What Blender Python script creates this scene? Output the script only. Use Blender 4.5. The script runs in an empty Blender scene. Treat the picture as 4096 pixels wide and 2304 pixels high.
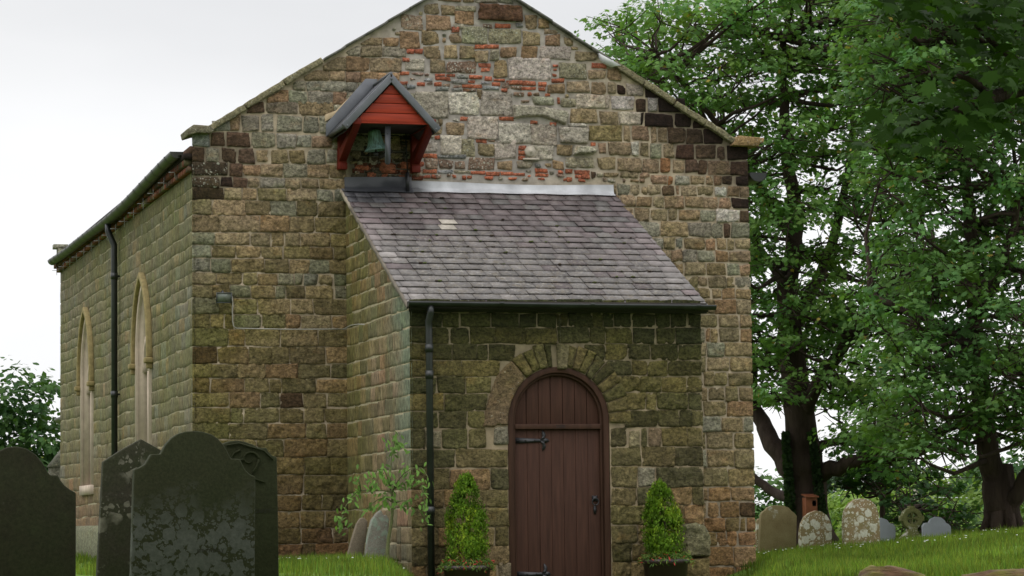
import bpy, math, random
import numpy as np
from mathutils import Vector, Matrix
random.seed(7)
RNG = np.random.default_rng(11)
R = math.radians
scn = bpy.context.scene
COL = scn.collection

# ------------------------------------------------------------------ camera
FPX = 11817.0                                   # focal length in photograph pixels (4096 wide)
YAW, PITCH, ROLL = 0.26323, 0.080565, 0.0120
CAM = np.array([-6.0686, -38.65, 0.4204])
cy_, sy_, cp_, sp_ = math.cos(YAW), math.sin(YAW), math.cos(PITCH), math.sin(PITCH)
_f = np.array([sy_*cp_, cy_*cp_, sp_]); _r = np.array([cy_, -sy_, 0.0]); _u = np.cross(_r, _f)
cr_, sr_ = math.cos(ROLL), math.sin(ROLL)
_r2 = cr_*_r - sr_*_u; _u2 = sr_*_r + cr_*_u
cam_d = bpy.data.cameras.new('camera'); cam = bpy.data.objects.new('camera', cam_d); COL.objects.link(cam)
m = Matrix.Identity(4)
for i in range(3):
    m[i][0] = _r2[i]; m[i][1] = _u2[i]; m[i][2] = -_f[i]; m[i][3] = CAM[i]
cam.matrix_world = m
cam_d.sensor_width = 36; cam_d.lens = FPX/4096*36; cam_d.clip_start = 0.1; cam_d.clip_end = 3000
scn.camera = cam

def ray(x, y): return _r2*(x-2048)/FPX + _u2*(1152-y)/FPX + _f
def PY(x, y, Y): v = ray(x, y); return CAM + v*((Y-CAM[1])/v[1])     # measured point on a plane y = Y
def PX(x, y, X): v = ray(x, y); return CAM + v*((X-CAM[0])/v[0])
def PD(x, y, D): return CAM + ray(x, y)*D

# ------------------------------------------------------------------ world and sun
SUN_EL, SUN_AZ = R(62), R(222)                  # azimuth clockwise from +y
w = bpy.data.worlds.new('World'); scn.world = w; w.use_nodes = True
nt = w.node_tree; nt.nodes.clear()
out = nt.nodes.new('ShaderNodeOutputWorld')
sky = nt.nodes.new('ShaderNodeTexSky'); sky.sky_type = 'NISHITA'; sky.sun_disc = False
sky.sun_elevation = SUN_EL; sky.sun_rotation = SUN_AZ
bg1 = nt.nodes.new('ShaderNodeBackground'); bg1.inputs[1].default_value = 0.006
nt.links.new(sky.outputs[0], bg1.inputs[0])
tc = nt.nodes.new('ShaderNodeTexCoord'); mp = nt.nodes.new('ShaderNodeMapping')
mp.inputs['Scale'].default_value = (1, 1, 2.6)
nz = nt.nodes.new('ShaderNodeTexNoise'); nz.inputs['Scale'].default_value = 3.2; nz.inputs['Detail'].default_value = 5
nz.inputs['Roughness'].default_value = .5
nt.links.new(tc.outputs['Generated'], mp.inputs[0]); nt.links.new(mp.outputs[0], nz.inputs['Vector'])
cr = nt.nodes.new('ShaderNodeValToRGB')
cr.color_ramp.elements[0].position = .34; cr.color_ramp.elements[0].color = (.805, .81, .825, 1)
cr.color_ramp.elements[1].position = .62; cr.color_ramp.elements[1].color = (.93, .932, .94, 1)
nt.links.new(nz.outputs[0], cr.inputs[0])
# overcast layer: brighter towards the horizon
sp = nt.nodes.new('ShaderNodeSeparateXYZ'); nt.links.new(tc.outputs['Generated'], sp.inputs[0])
mr = nt.nodes.new('ShaderNodeFloatCurve'); cvp = mr.mapping.curves[0].points      # CIE overcast: the zenith is brightest
cvp[0].location = (0, .47); cvp[1].location = (1, 1.0)
for a_, b_ in ((.12, .465), (.172, .396), (.24, .42), (.5, .78)): cvp.new(a_, b_)
mr.mapping.update(); nt.links.new(sp.outputs['Z'], mr.inputs['Value'])
mm = nt.nodes.new('ShaderNodeMath'); mm.operation = 'MULTIPLY'; mm.inputs[1].default_value = 2.35
nt.links.new(mr.outputs[0], mm.inputs[0]); mr = mm
bg2 = nt.nodes.new('ShaderNodeBackground'); nt.links.new(cr.outputs[0], bg2.inputs[0]); nt.links.new(mr.outputs[0], bg2.inputs[1])
ad = nt.nodes.new('ShaderNodeAddShader'); nt.links.new(bg1.outputs[0], ad.inputs[0]); nt.links.new(bg2.outputs[0], ad.inputs[1])
nt.links.new(ad.outputs[0], out.inputs[0])
sd = bpy.data.lights.new('sun', 'SUN'); sd.energy = .6; sd.angle = R(28); sd.color = (1, .965, .91)
so = bpy.data.objects.new('sun', sd); COL.objects.link(so)
dirv = Vector((math.sin(SUN_AZ)*math.cos(SUN_EL), math.cos(SUN_AZ)*math.cos(SUN_EL), math.sin(SUN_EL)))
so.rotation_euler = dirv.to_track_quat('Z', 'Y').to_euler()
scn.view_settings.view_transform = 'Standard'; scn.view_settings.look = 'None'
scn.view_settings.exposure = 0.0; scn.view_settings.gamma = 1
scn.cycles.max_bounces = 6; scn.cycles.transparent_max_bounces = 4

# ------------------------------------------------------------------ noise (numpy)
def _hash(i, j, k, s):
    h = (i*374761393 + j*668265263 + k*2147483647 + s*1274126177) & 0xffffffff
    h = ((h ^ (h >> 13))*1274126177) & 0xffffffff
    return ((h ^ (h >> 16)) & 0xffff)/32767.5 - 1
def vnoise(p, s=0):
    p = np.asarray(p, float); f = np.floor(p); i = f.astype(np.int64); t = p-f; t = t*t*(3-2*t)
    r = 0
    for a in (0, 1):
        for b in (0, 1):
            for c in (0, 1):
                wgt = (t[..., 0] if a else 1-t[..., 0])*(t[..., 1] if b else 1-t[..., 1])*(t[..., 2] if c else 1-t[..., 2])
                r = r + wgt*_hash(i[..., 0]+a, i[..., 1]+b, i[..., 2]+c, s)
    return r
def fbm(p, s=0, o=3):
    r = 0; a = 1; tot = 0; p = np.asarray(p, float)
    for k in range(o): r = r + a*vnoise(p*(2.03**k), s+k*17); tot += a; a *= .5
    return r/tot

# ------------------------------------------------------------------ object helpers
def tag(o, label=None, cat=None, group=None, kind=None):
    if label: o['label'] = label
    if cat: o['category'] = cat
    if group: o['group'] = group
    if kind: o['kind'] = kind
    return o
def empty(name, loc, label, cat, group=None):
    o = bpy.data.objects.new(name, None); COL.objects.link(o); o.location = loc; o.empty_display_size = .2
    return tag(o, label, cat, group)
def link(name, me, mat, parent=None, smooth=False):
    o = bpy.data.objects.new(name, me); COL.objects.link(o)
    if mat: me.materials.append(mat)
    if parent:
        o.parent = parent; o.matrix_parent_inverse = Matrix.Translation(parent_world(parent)).inverted()
    if smooth: me.polygons.foreach_set('use_smooth', [True]*len(me.polygons))
    return o
def parent_world(p):
    v = Vector(p.location)
    while p.parent is not None:
        v = Vector(p.location); p = p.parent
        if p.type == 'EMPTY': return Vector(p.location)
    return Vector(p.location) if p.type == 'EMPTY' else Vector((0, 0, 0))
def np_mesh(name, verts, sizes, idx, col=None):
    """verts (N,3), sizes per polygon, idx flat loop indices"""
    me = bpy.data.meshes.new(name); verts = np.asarray(verts, np.float32)
    me.vertices.add(len(verts)); me.vertices.foreach_set('co', verts.ravel())
    sizes = np.asarray(sizes, np.int32); idx = np.asarray(idx, np.int32)
    me.loops.add(len(idx)); me.loops.foreach_set('vertex_index', idx)
    me.polygons.add(len(sizes))
    st = np.zeros(len(sizes), np.int32); st[1:] = np.cumsum(sizes)[:-1]
    me.polygons.foreach_set('loop_start', st)
    if col is not None:
        a = me.color_attributes.new('Col', 'FLOAT_COLOR', 'POINT'); a.data.foreach_set('color', np.asarray(col, np.float32).ravel())
    me.update(calc_edges=True); me.validate()
    return me
class MB:
    """collects simple shapes into one mesh; every vertex keeps a colour"""
    def __init__(s): s.v = []; s.f = []; s.c = []; s.col = (1, 1, 1, 0)
    def add(s, vs, fs, col=None):
        n = len(s.v); s.v += [tuple(map(float, p)) for p in vs]; s.c += [tuple(col or s.col)]*len(vs)
        s.f += [tuple(n+i for i in f) for f in fs]
    def box(s, a, b, col=None, M=None):
        x0, y0, z0 = a; x1, y1, z1 = b
        vs = [(x0,y0,z0),(x1,y0,z0),(x1,y1,z0),(x0,y1,z0),(x0,y0,z1),(x1,y0,z1),(x1,y1,z1),(x0,y1,z1)]
        if M is not None: vs = [tuple(M @ Vector(p)) for p in vs]
        s.add(vs, [(3,2,1,0),(4,5,6,7),(0,1,5,4),(1,2,6,5),(2,3,7,6),(3,0,4,7)], col)
    def prism(s, poly, axis, t0, t1, col=None):
        """polygon (a,b) extruded along axis 'x','y' or 'z'"""
        def P(a, b, t): return {'x': (t, a, b), 'y': (a, t, b), 'z': (a, b, t)}[axis]
        n = len(poly)
        s.add([P(a, b, t0) for a, b in poly]+[P(a, b, t1) for a, b in poly],
              [tuple(range(n))[::-1], tuple(range(n, 2*n))]+[(i, (i+1) % n, n+(i+1) % n, n+i) for i in range(n)], col)
    def strip(s, A, B, axis, t0, t1, col=None):
        """solid band between two polylines A and B (same length) in the plane, extruded"""
        def P(a, b, t): return {'x': (t, a, b), 'y': (a, t, b), 'z': (a, b, t)}[axis]
        n = len(A); vs = []
        for (a, b), (c, d) in zip(A, B): vs += [P(a, b, t0), P(c, d, t0), P(c, d, t1), P(a, b, t1)]
        fs = []
        for i in range(n-1):
            o = 4*i; q = o+4
            fs += [(o, o+1, q+1, q), (o+1, o+2, q+2, q+1), (o+2, o+3, q+3, q+2), (o+3, o, q, q+3)]
        fs += [(3, 2, 1, 0), tuple(4*(n-1)+k for k in range(4))]
        s.add(vs, fs, col)
    def tube(s, pts, rad, n=10, col=None, cap=True):
        pts = [Vector(map(float, p)) for p in pts]
        if not hasattr(rad, '__len__'): rad = [rad]*len(pts)
        base = len(s.v); vs = []; up = None
        for i, p in enumerate(pts):
            d = (pts[min(i+1, len(pts)-1)]-pts[max(i-1, 0)]).normalized()
            if up is None: up = d.orthogonal().normalized()
            up = (up-d*up.dot(d)).normalized(); q = d.cross(up)
            for k in range(n):
                a = 2*math.pi*k/n; vs.append(p+(up*math.cos(a)+q*math.sin(a))*rad[i])
        fs = [(i*n+k, i*n+(k+1) % n, (i+1)*n+(k+1) % n, (i+1)*n+k) for i in range(len(pts)-1) for k in range(n)]
        if cap: fs += [tuple(range(n))[::-1], tuple((len(pts)-1)*n+k for k in range(n))]
        s.add(vs, fs, col)
    def lathe(s, prof, c, n=24, col=None, rot=None):
        vs = []
        for r_, z in prof:
            for k in range(n):
                a = 2*math.pi*k/n; p = Vector((r_*math.cos(a), r_*math.sin(a), z))
                if rot is not None: p = rot @ p
                vs.append(p+Vector(map(float, c)))
        fs = [(i*n+k, i*n+(k+1) % n, (i+1)*n+(k+1) % n, (i+1)*n+k) for i in range(len(prof)-1) for k in range(n)]
        s.add(vs, fs, col)
    def build(s, name, mat, parent=None, smooth=False, bevel=0, label=None):
        v = np.array(s.v, np.float32); sizes = [len(f) for f in s.f]; idx = [i for f in s.f for i in f]
        me = np_mesh(name, v, sizes, idx, np.array(s.c, np.float32))
        o = link(name, me, mat, parent, smooth)
        if bevel:
            b = o.modifiers.new('bevel', 'BEVEL'); b.width = bevel; b.segments = 2; b.limit_method = 'ANGLE'; b.angle_limit = R(40)
        if label: o['label'] = label
        return o

# ------------------------------------------------------------------ materials
def new_mat(name):
    mt = bpy.data.materials.new(name); mt.use_nodes = True; t = mt.node_tree; t.nodes.clear()
    o = t.nodes.new('ShaderNodeOutputMaterial'); b = t.nodes.new('ShaderNodeBsdfPrincipled')
    t.links.new(b.outputs[0], o.inputs[0]); return mt, t, b
class N:
    def __init__(s, t): s.t = t
    def n(s, kind, **kw):
        x = s.t.nodes.new('ShaderNode'+kind)
        for k, v in kw.items(): setattr(x, k, v)
        return x
    def put(s, sock, v):
        if isinstance(v, bpy.types.NodeSocket): s.t.links.new(v, sock)
        elif v is not None:
            if hasattr(sock.default_value, '__len__') and len(sock.default_value) == 4 and len(v) == 3: v = tuple(v)+(1,)
            sock.default_value = v
    def noise(s, scale, detail=4, rough=.5, vec=None, dist=0):
        x = s.n('TexNoise'); x.inputs['Scale'].default_value = scale; x.inputs['Detail'].default_value = detail
        x.inputs['Roughness'].default_value = rough; x.inputs['Distortion'].default_value = dist
        if vec is not None: s.put(x.inputs['Vector'], vec)
        return x.outputs[0]
    def vor(s, scale, vec=None, rand=1, feature='F1'):
        x = s.n('TexVoronoi', feature=feature); x.inputs['Scale'].default_value = scale; x.inputs['Randomness'].default_value = rand
        if vec is not None: s.put(x.inputs['Vector'], vec)
        return x
    def rng(s, v, a, b, c=0, d=1, smooth=False):
        x = s.n('MapRange'); x.interpolation_type = 'SMOOTHSTEP' if smooth else 'LINEAR'
        s.put(x.inputs['Value'], v)
        for k, q in zip(('From Min', 'From Max', 'To Min', 'To Max'), (a, b, c, d)): s.put(x.inputs[k], q)
        return x.outputs[0]
    def mix(s, f, a, b, mode='MIX'):
        x = s.n('Mix', data_type='RGBA', blend_type=mode); x.clamp_factor = True
        s.put(x.inputs[0], f); s.put(x.inputs[6], a); s.put(x.inputs[7], b); return x.outputs[2]
    def math(s, op, a, b=None):
        x = s.n('Math', operation=op); s.put(x.inputs[0], a)
        if b is not None: s.put(x.inputs[1], b)
        return x.outputs[0]
    def bump(s, h, strength=.5, dist=.01, nrm=None):
        x = s.n('Bump'); x.inputs['Strength'].default_value = strength; x.inputs['Distance'].default_value = dist
        s.put(x.inputs['Height'], h)
        if nrm is not None: s.put(x.inputs['Normal'], nrm)
        return x.outputs[0]
    def scale(s, v, sc):
        x = s.n('Mapping'); s.put(x.inputs[0], v); x.inputs['Scale'].default_value = sc; return x.outputs[0]
def coord(k, which='Object'): return k.n('TexCoord').outputs[which]
def simple(name, col, rough=.7, var=.25, sc=8, bump=.3, bsc=40, metal=0, attr=False, spec=.5, bd=.004, stretch=None):
    mt, t, b = new_mat(name); k = N(t); c = coord(k)
    if stretch: c = k.scale(c, stretch)
    base = k.n('Attribute', attribute_name='Col').outputs['Color'] if attr else col
    if attr: base = k.mix(1, base, col, 'MULTIPLY')
    f = k.rng(k.noise(sc, 6, .6, c), .25, .75, 1-var, 1+var)
    k.put(b.inputs['Base Color'], k.mix(1, base, k.n('CombineColor').outputs[0], 'MIX') if False else k.mix(1, base, grey(k, f), 'MULTIPLY'))
    b.inputs['Roughness'].default_value = rough; b.inputs['Metallic'].default_value = metal
    b.inputs['Specular IOR Level'].default_value = spec
    if bump: k.put(b.inputs['Normal'], k.bump(k.noise(bsc, 5, .6, c), bump, bd))
    return mt
def grey(k, f):
    x = k.n('CombineColor')
    for i in range(3): k.put(x.inputs[i], f)
    return x.outputs[0]

def stone_material(name, bright=1.0, coarse=1.0, streak=False):
    mt, t, b = new_mat(name); k = N(t); c = coord(k)
    at = k.n('Attribute', attribute_name='Col'); col = at.outputs['Color']; al = at.outputs['Alpha']
    if bright != 1: col = k.mix(1, col, (bright,)*3, 'MULTIPLY')
    big = k.rng(k.noise(9, 6, .7, c), .3, .7, .62, 1.40)
    col = k.mix(1, col, grey(k, big), 'MULTIPLY')
    warm = k.rng(k.noise(3.1, 4, .6, k.scale(c, (1.3, 1.3, 2))), .55, .75, 0, .38, True)
    col = k.mix(warm, col, k.mix(1, col, (1.25, .88, .62), 'MULTIPLY'))
    grn = k.rng(k.noise(2.2, 5, .6, k.scale(c, (1, 1, .8))), .52, .75, 0, .4, True)
    col = k.mix(grn, col, k.mix(1, col, (.88, 1.04, .70), 'MULTIPLY'))
    fv = k.scale(c, (1, 1.6, .22)) if streak else k.scale(c, (1, 1, 1.25))
    fine = k.rng(k.noise(26*coarse, 8, .8, fv), .33, .67, .18, 1.85)
    col = k.mix(1, col, grey(k, fine), 'MULTIPLY')
    pit = k.rng(k.vor(34*coarse, c).outputs[0], .05, .30, .55, 1, True)
    pit2 = k.rng(k.noise(17, 3, .5, c), .42, .58, 0, 1)
    col = k.mix(pit2, col, k.mix(1, col, grey(k, pit), 'MULTIPLY'))
    # pale lichen spots, as many as the stone's own alpha says
    v = k.vor(30, k.scale(c, (1, 1, 1))); v2 = k.vor(13, c)
    th = k.math('MULTIPLY', al, .42)
    sp1 = k.rng(k.math('SUBTRACT', v.outputs[0], th), -.05, .03, .85, 0)
    sp2 = k.rng(k.math('SUBTRACT', v2.outputs[0], k.math('MULTIPLY', al, .36)), -.05, .02, .8, 0)
    gate = k.rng(k.noise(6, 3, .6, c), .42, .6, 0, 1)
    col = k.mix(k.math('MULTIPLY', sp1, gate), col, (.56, .55, .47))
    col = k.mix(k.math('MULTIPLY', sp2, k.rng(k.noise(9, 2, .5, c), .5, .62, 0, 1)), col, (.50, .50, .40))
    k.put(b.inputs['Base Color'], col); b.inputs['Roughness'].default_value = .92
    b.inputs['Specular IOR Level'].default_value = .25
    h = k.math('ADD', k.noise(24, 7, .75, fv), k.math('MULTIPLY', k.noise(90, 3, .6, c), .4))
    k.put(b.inputs['Normal'], k.bump(h, 1, .04)); return mt
M_STONE = stone_material('weathered sandstone'); M_STONE_T = stone_material('tooled sandstone', streak=True)
M_MORTAR = simple('lime mortar', (1, 1, 1), .95, .3, 7, .7, 60, attr=True, spec=.2, bd=.008)
M_LEAD = simple('grey lead', (.105, .110, .125), .5, .28, 5, .25, 18, spec=.6)
M_LEADW = simple('pale bright flashing', (1, 1, 1), .4, .16, 6, .35, 7, attr=True, spec=.6, bd=.02)
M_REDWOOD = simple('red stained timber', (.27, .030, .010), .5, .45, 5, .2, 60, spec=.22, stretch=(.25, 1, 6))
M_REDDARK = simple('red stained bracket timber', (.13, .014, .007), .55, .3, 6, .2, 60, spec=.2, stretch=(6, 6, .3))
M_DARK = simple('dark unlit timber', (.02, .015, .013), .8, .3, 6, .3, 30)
M_IRON = simple('black iron', (.012, .012, .014), .45, .3, 12, .3, 60)
M_STEEL = simple('painted grey steel strap', (.055, .058, .065), .5, .2, 12, .1, 60)
M_GUTTER = simple('black painted gutter', (.016, .018, .017), .38, .5, 5, .15, 30, spec=.5)
M_GUTTERG = simple('algae stained gutter', (.032, .032, .023), .5, .5, 9, .15, 30, spec=.5)
M_DOOR = simple('brown stained oak', (.056, .0255, .017), .7, .38, 3.5, .3, 50, spec=.18, stretch=(7, 7, .5))
M_FRAME = simple('dark brown door frame timber', (.050, .024, .015), .65, .35, 3.5, .3, 50, spec=.18, stretch=(6, 6, .6))
M_BRICK = simple('old brick', (1, 1, 1), .92, .35, 14, .6, 60, attr=True, spec=.2)
M_GLASSD = simple('dark leaded window glass', (.03, .035, .035), .15, .3, 5, .05, 20, spec=.7)
M_DRESS = simple('pinkish dressed stone', (.47, .38, .30), .9, .22, 5, .4, 50, spec=.2)
M_HOOD = simple('lichened hood mould stone', (.27, .215, .10), .92, .35, 12, .5, 50, spec=.2)
M_SOFFIT = simple('dark soffit', (.02, .016, .012), .9, .3, 5, .2, 20)
M_SOIL = simple('dark soil', (.03, .02, .012), .95, .4, 9, .8, 30, bd=.02)

def slate_mat():
    mt, t, b = new_mat('slate'); k = N(t); c = coord(k)
    at = k.n('Attribute', attribute_name='Col'); col = at.outputs['Color']; al = at.outputs['Alpha']
    col = k.mix(1, col, grey(k, k.rng(k.noise(9, 5, .6, c), .3, .7, .75, 1.25)), 'MULTIPLY')
    lic = k.rng(k.noise(22, 6, .72, c), .52, .68, 0, 1)
    brown = k.rng(k.noise(14, 5, .7, c), .48, .66, 0, 1)
    col = k.mix(1, col, grey(k, k.rng(k.noise(1.6, 5, .65, k.scale(c, (1.6, .6, 1))), .3, .7, .78, 1.22)), 'MULTIPLY')
    col = k.mix(k.math('MULTIPLY', brown, k.math('MULTIPLY', al, .9)), col, (.12, .095, .065))
    col = k.mix(k.math('MULTIPLY', lic, k.math('MULTIPLY', al, .6)), col, (.40, .38, .33))
    spk = k.rng(k.vor(55, c).outputs[0], .08, .16, .6, 0)
    col = k.mix(k.math('MULTIPLY', spk, k.rng(k.noise(7, 2, .5, c), .5, .6)), col, (.42, .40, .35))
    k.put(b.inputs['Base Color'], col)
    k.put(b.inputs['Roughness'], k.rng(k.noise(12, 4, .6, c), .3, .7, .42, .68))
    b.inputs['Specular IOR Level'].default_value = .45
    k.put(b.inputs['Normal'], k.bump(k.noise(35, 5, .65, c), .35, .006)); return mt
M_SLATE = slate_mat()

def leaf_mat(name, tint=(1, 1, 1), trans=.35):
    mt = bpy.data.materials.new(name); mt.use_nodes = True; t = mt.node_tree; t.nodes.clear(); k = N(t)
    o = k.n('OutputMaterial'); col = k.n('Attribute', attribute_name='Col').outputs['Color']
    col = k.mix(1, col, tint, 'MULTIPLY')
    p = k.n('BsdfPrincipled'); k.put(p.inputs['Base Color'], col); p.inputs['Roughness'].default_value = .6
    p.inputs['Specular IOR Level'].default_value = .10
    tr = k.n('BsdfTranslucent'); k.put(tr.inputs[0], k.mix(1, col, (1.25, 1.35, .55), 'MULTIPLY'))
    mx = k.n('MixShader'); mx.inputs[0].default_value = trans
    t.links.new(p.outputs[0], mx.inputs[1]); t.links.new(tr.outputs[0], mx.inputs[2]); t.links.new(mx.outputs[0], o.inputs[0])
    return mt
M_LEAF = leaf_mat('sycamore leaves', (1, 1, 1), .36); M_NEARLEAF = leaf_mat('near sycamore leaves', (1, 1, 1), .30); M_NEARLEAF.node_tree.nodes['Principled BSDF'].inputs['Specular IOR Level'].default_value = .06
M_CONIFER = leaf_mat('golden conifer foliage', (1, 1, 1), .3); M_FARLEAF = leaf_mat('far foliage', (1, 1, 1), .3)
M_GRASS = leaf_mat('grass blades', (1, 1, 1), .4)
M_BARK = simple('rough bark', (.052, .037, .029), .95, .45, 5, 1, 14, spec=.15, bd=.05, stretch=(1, 1, .25))
M_BARKG = simple('green sapling bark', (.10, .11, .045), .9, .4, 20, .6, 40, spec=.2)

# ------------------------------------------------------------------ masonry
CLS = {  # linear base colour, lichen amount, surface relief
 'O': ((.285, .215, .128), .18, 1.0), 'T': ((.262, .240, .180), .22, .9), 'N': ((.300, .198, .118), .15, 1.0),
 'P': ((.46, .40, .33), .42, .7), 'W': ((.52, .475, .41), .60, 1.1), 'B': ((.42, .140, .080), .30, .8),
 'R': ((.27, .185, .135), .80, 1.0), 'G': ((.285, .265, .180), .62, .9), 'K': ((.040, .023, .016), .03, .7),
 'D': ((.105, .066, .042), .10, .9), 'X': ((.32, .155, .070), .05, .8), 'L': ((.31, .27, .20), .5, .9),
 'S': ((.29, .29, .275), .15, .3), 'Y': ((.060, .043, .026), .75, .9), 'Q': ((.155, .085, .050), .1, 1.3),
 'M': ((.125, .106, .060), .05, 1.0), 'A': ((.205, .162, .088), .06, 1.0), 'C': ((.225, .205, .150), .3, .6),
 'V': ((.235, .155, .120), .28, .25), 'U': ((.30, .25, .21), .25, .3), 'E': ((.205, .178, .108), .12, .5),
}
class Wall:
    def __init__(s, origin, U, Nn, res=.024, rad=.016, dep=.016):
        s.rad = rad; s.dep = dep; s.rim = .02
        s.o = np.array(origin, float); s.U = np.array(U, float); s.N = np.array(Nn, float); s.Z = np.array((0, 0, 1.))
        s.res = res; s.V = []; s.F = []; s.C = []; s.n = 0; s.tint = None; s.occ = []; s.gen = []
    def to3(s, u, v, d): return s.o + u[..., None]*s.U + v[..., None]*s.Z + d[..., None]*s.N
    def quad(s, c, cls, depth=None, flush='', jit=.012, rr=None, clip=None, rough=None, col=None, grey_=None):
        base, lic, rgh = CLS[cls]
        if rough is not None: rgh = rough
        if col is not None: base = col
        c = np.array(c, float)       # (4,2): bottom-left, bottom-right, top-right, top-left
        j = RNG.uniform(-jit, jit, (4, 2))
        if 'l' in flush: j[0, 0] = j[3, 0] = 0
        if 'r' in flush: j[1, 0] = j[2, 0] = 0
        c = c+j
        wd = (np.linalg.norm(c[1]-c[0])+np.linalg.norm(c[2]-c[3]))/2; ht = (np.linalg.norm(c[3]-c[0])+np.linalg.norm(c[2]-c[1]))/2
        nu = max(4, int(wd/s.res)); nv = max(4, int(ht/s.res))
        e_u = min(.006/wd, .5/nu); e_v = min(.006/ht, .5/nv)
        S = np.concatenate([[0], np.linspace(e_u, 1-e_u, nu-1), [1]]); T = np.concatenate([[0], np.linspace(e_v, 1-e_v, nv-1), [1]])
        S, T = np.meshgrid(S, T)
        P = ((1-S)*(1-T))[..., None]*c[0]+(S*(1-T))[..., None]*c[1]+(S*T)[..., None]*c[2]+((1-S)*T)[..., None]*c[3]
        r_ = rr if rr is not None else min(s.rad*RNG.uniform(.6, 1.6), .2*min(wd, ht))
        px = (S-.5)*wd; py = (T-.5)*ht
        hx0 = wd/2-r_; q1 = np.abs(px)-hx0
        if 'l' in flush: q1 = np.where(px < 0, -1.0, q1)
        if 'r' in flush: q1 = np.where(px > 0, -1.0, q1)
        q2 = np.abs(py)-(ht/2-r_)
        sdf = np.hypot(np.maximum(q1, 0), np.maximum(q2, 0))+np.minimum(np.maximum(q1, q2), 0)-r_
        seed = RNG.uniform(0, 200)
        P3 = np.concatenate([P, np.full(P.shape[:2]+(1,), seed)], -1)
        e = -sdf+.004+.006*vnoise(P3*24)*(.2+rgh)
        dep = depth if depth is not None else s.dep*RNG.uniform(.5, 1.6)
        h = np.clip(e/.009, 0, 1); h = h*h*(3-2*h)
        tilt = RNG.uniform(-.03, .03, 2)
        D = -s.rim+(dep+s.rim)*h+h*rgh*(.016*np.maximum(fbm(P3*8, 3), -.45)+.030*fbm(P3*24, 5)+px*tilt[0]+py*tilt[1])
        D = np.where(h > .6, np.maximum(D, min(.006, dep*.5)), D)
        if clip is not None:
            lim = clip(P[..., 0]); over = P[..., 1] > lim
            P[..., 1] = np.where(over, lim, P[..., 1])
        s._put(P, D, base, lic)
    def _put(s, P, D, base, lic, keep=None):
        nv, nu = P.shape[:2]; V = s.to3(P[..., 0], P[..., 1], D).reshape(-1, 3)
        b = np.array(base)*(RNG.uniform(.76, 1.2) if s.rim > .01 else RNG.uniform(.88, 1.12))*np.array([RNG.uniform(.95, 1.06), 1, RNG.uniform(.92, 1.08)])
        C = np.tile(np.append(b, lic), (len(V), 1)).astype(float)
        if s.tint is not None: C = s.tint(P.reshape(-1, 2), C)
        i = np.arange(nv*nu).reshape(nv, nu)
        F = np.stack([i[:-1, :-1], i[:-1, 1:], i[1:, 1:], i[1:, :-1]], -1).reshape(-1, 4)+s.n
        if keep is not None: kf = keep.ravel(); F = F[kf[F-s.n].any(1)]
        s.V.append(V); s.F.append(F); s.C.append(C); s.n += len(V)
    def rect(s, u0, v0, u1, v1, cls, **kw):
        s.quad([(u0, v0), (u1, v0), (u1, v1), (u0, v1)], cls, **kw)
    def poly(s, pts, cls, depth=.04, rough=None):
        base, lic, rgh = CLS[cls]; rgh = rough if rough is not None else rgh
        pts = np.array(pts, float); a0 = pts.min(0)-.02; a1 = pts.max(0)+.02
        u = np.arange(a0[0], a1[0]+.016, .016); v = np.arange(a0[1], a1[1]+.016, .016); Ug, Vg = np.meshgrid(u, v)
        P = np.stack([Ug, Vg], -1); dmin = np.full(Ug.shape, 9.); inside = np.zeros(Ug.shape, bool)
        for k in range(len(pts)):
            a = pts[k]; b = pts[(k+1) % len(pts)]; ab = b-a
            t = np.clip(((P-a)@ab)/(ab@ab), 0, 1); dmin = np.minimum(dmin, np.linalg.norm(P-(a+t[..., None]*ab), axis=-1))
            cond = (a[1] > Vg) != (b[1] > Vg)
            with np.errstate(divide='ignore', invalid='ignore'):
                xi = (b[0]-a[0])*(Vg-a[1])/(b[1]-a[1])+a[0]
            inside ^= cond & (Ug < xi)
        P3 = np.concatenate([P, np.full(P.shape[:2]+(1,), RNG.uniform(0, 99))], -1)
        e = np.where(inside, dmin, -dmin)+.006*vnoise(P3*26)
        h = np.clip((e+.004)/.02, 0, 1); h = h*h*(3-2*h)
        D = -.02+(depth+.02)*h+h*rgh*(.022*fbm(P3*6.5, 3)+.008*fbm(P3*19, 5))
        s._put(P, D, base, lic, h > 0)
    def mortar(s, u0, v0, u1, v1, colf, step=.045, clip=None, hole=None, amp=1.0):
        nu = int((u1-u0)/step)+1; nv = int((v1-v0)/step)+1
        Ug, Vg = np.meshgrid(np.linspace(u0, u1, nu), np.linspace(v0, v1, nv))
        if clip is not None: Vg = np.minimum(Vg, clip(Ug))
        P3 = np.stack([Ug, Vg, np.full(Ug.shape, 5.)], -1)
        D = amp*(.004*fbm(P3*9, 2)+.006*vnoise(P3*3, 9))-.003*(amp < 1)
        V = s.to3(Ug, Vg, D).reshape(-1, 3); i = np.arange(nu*nv).reshape(nv, nu)
        F = np.stack([i[:-1, :-1], i[:-1, 1:], i[1:, 1:], i[1:, :-1]], -1).reshape(-1, 4)
        if hole is not None:
            cu = (Ug[:-1, :-1]+Ug[1:, 1:])/2; cv = (Vg[:-1, :-1]+Vg[1:, 1:])/2
            F = F[~hole(cu, cv).ravel()]
        C = colf(np.stack([Ug, Vg], -1).reshape(-1, 2))
        return np_mesh('mortar', V, np.full(len(F), 4), F.ravel(), C)
    def build(s, name, parent, mat=None, smooth=False):
        V = np.concatenate(s.V); F = np.concatenate(s.F); C = np.concatenate(s.C)
        me = np_mesh(name, V, np.full(len(F), 4), F.ravel(), C)
        return link(name, me, mat or M_STONE, parent, smooth)

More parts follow.
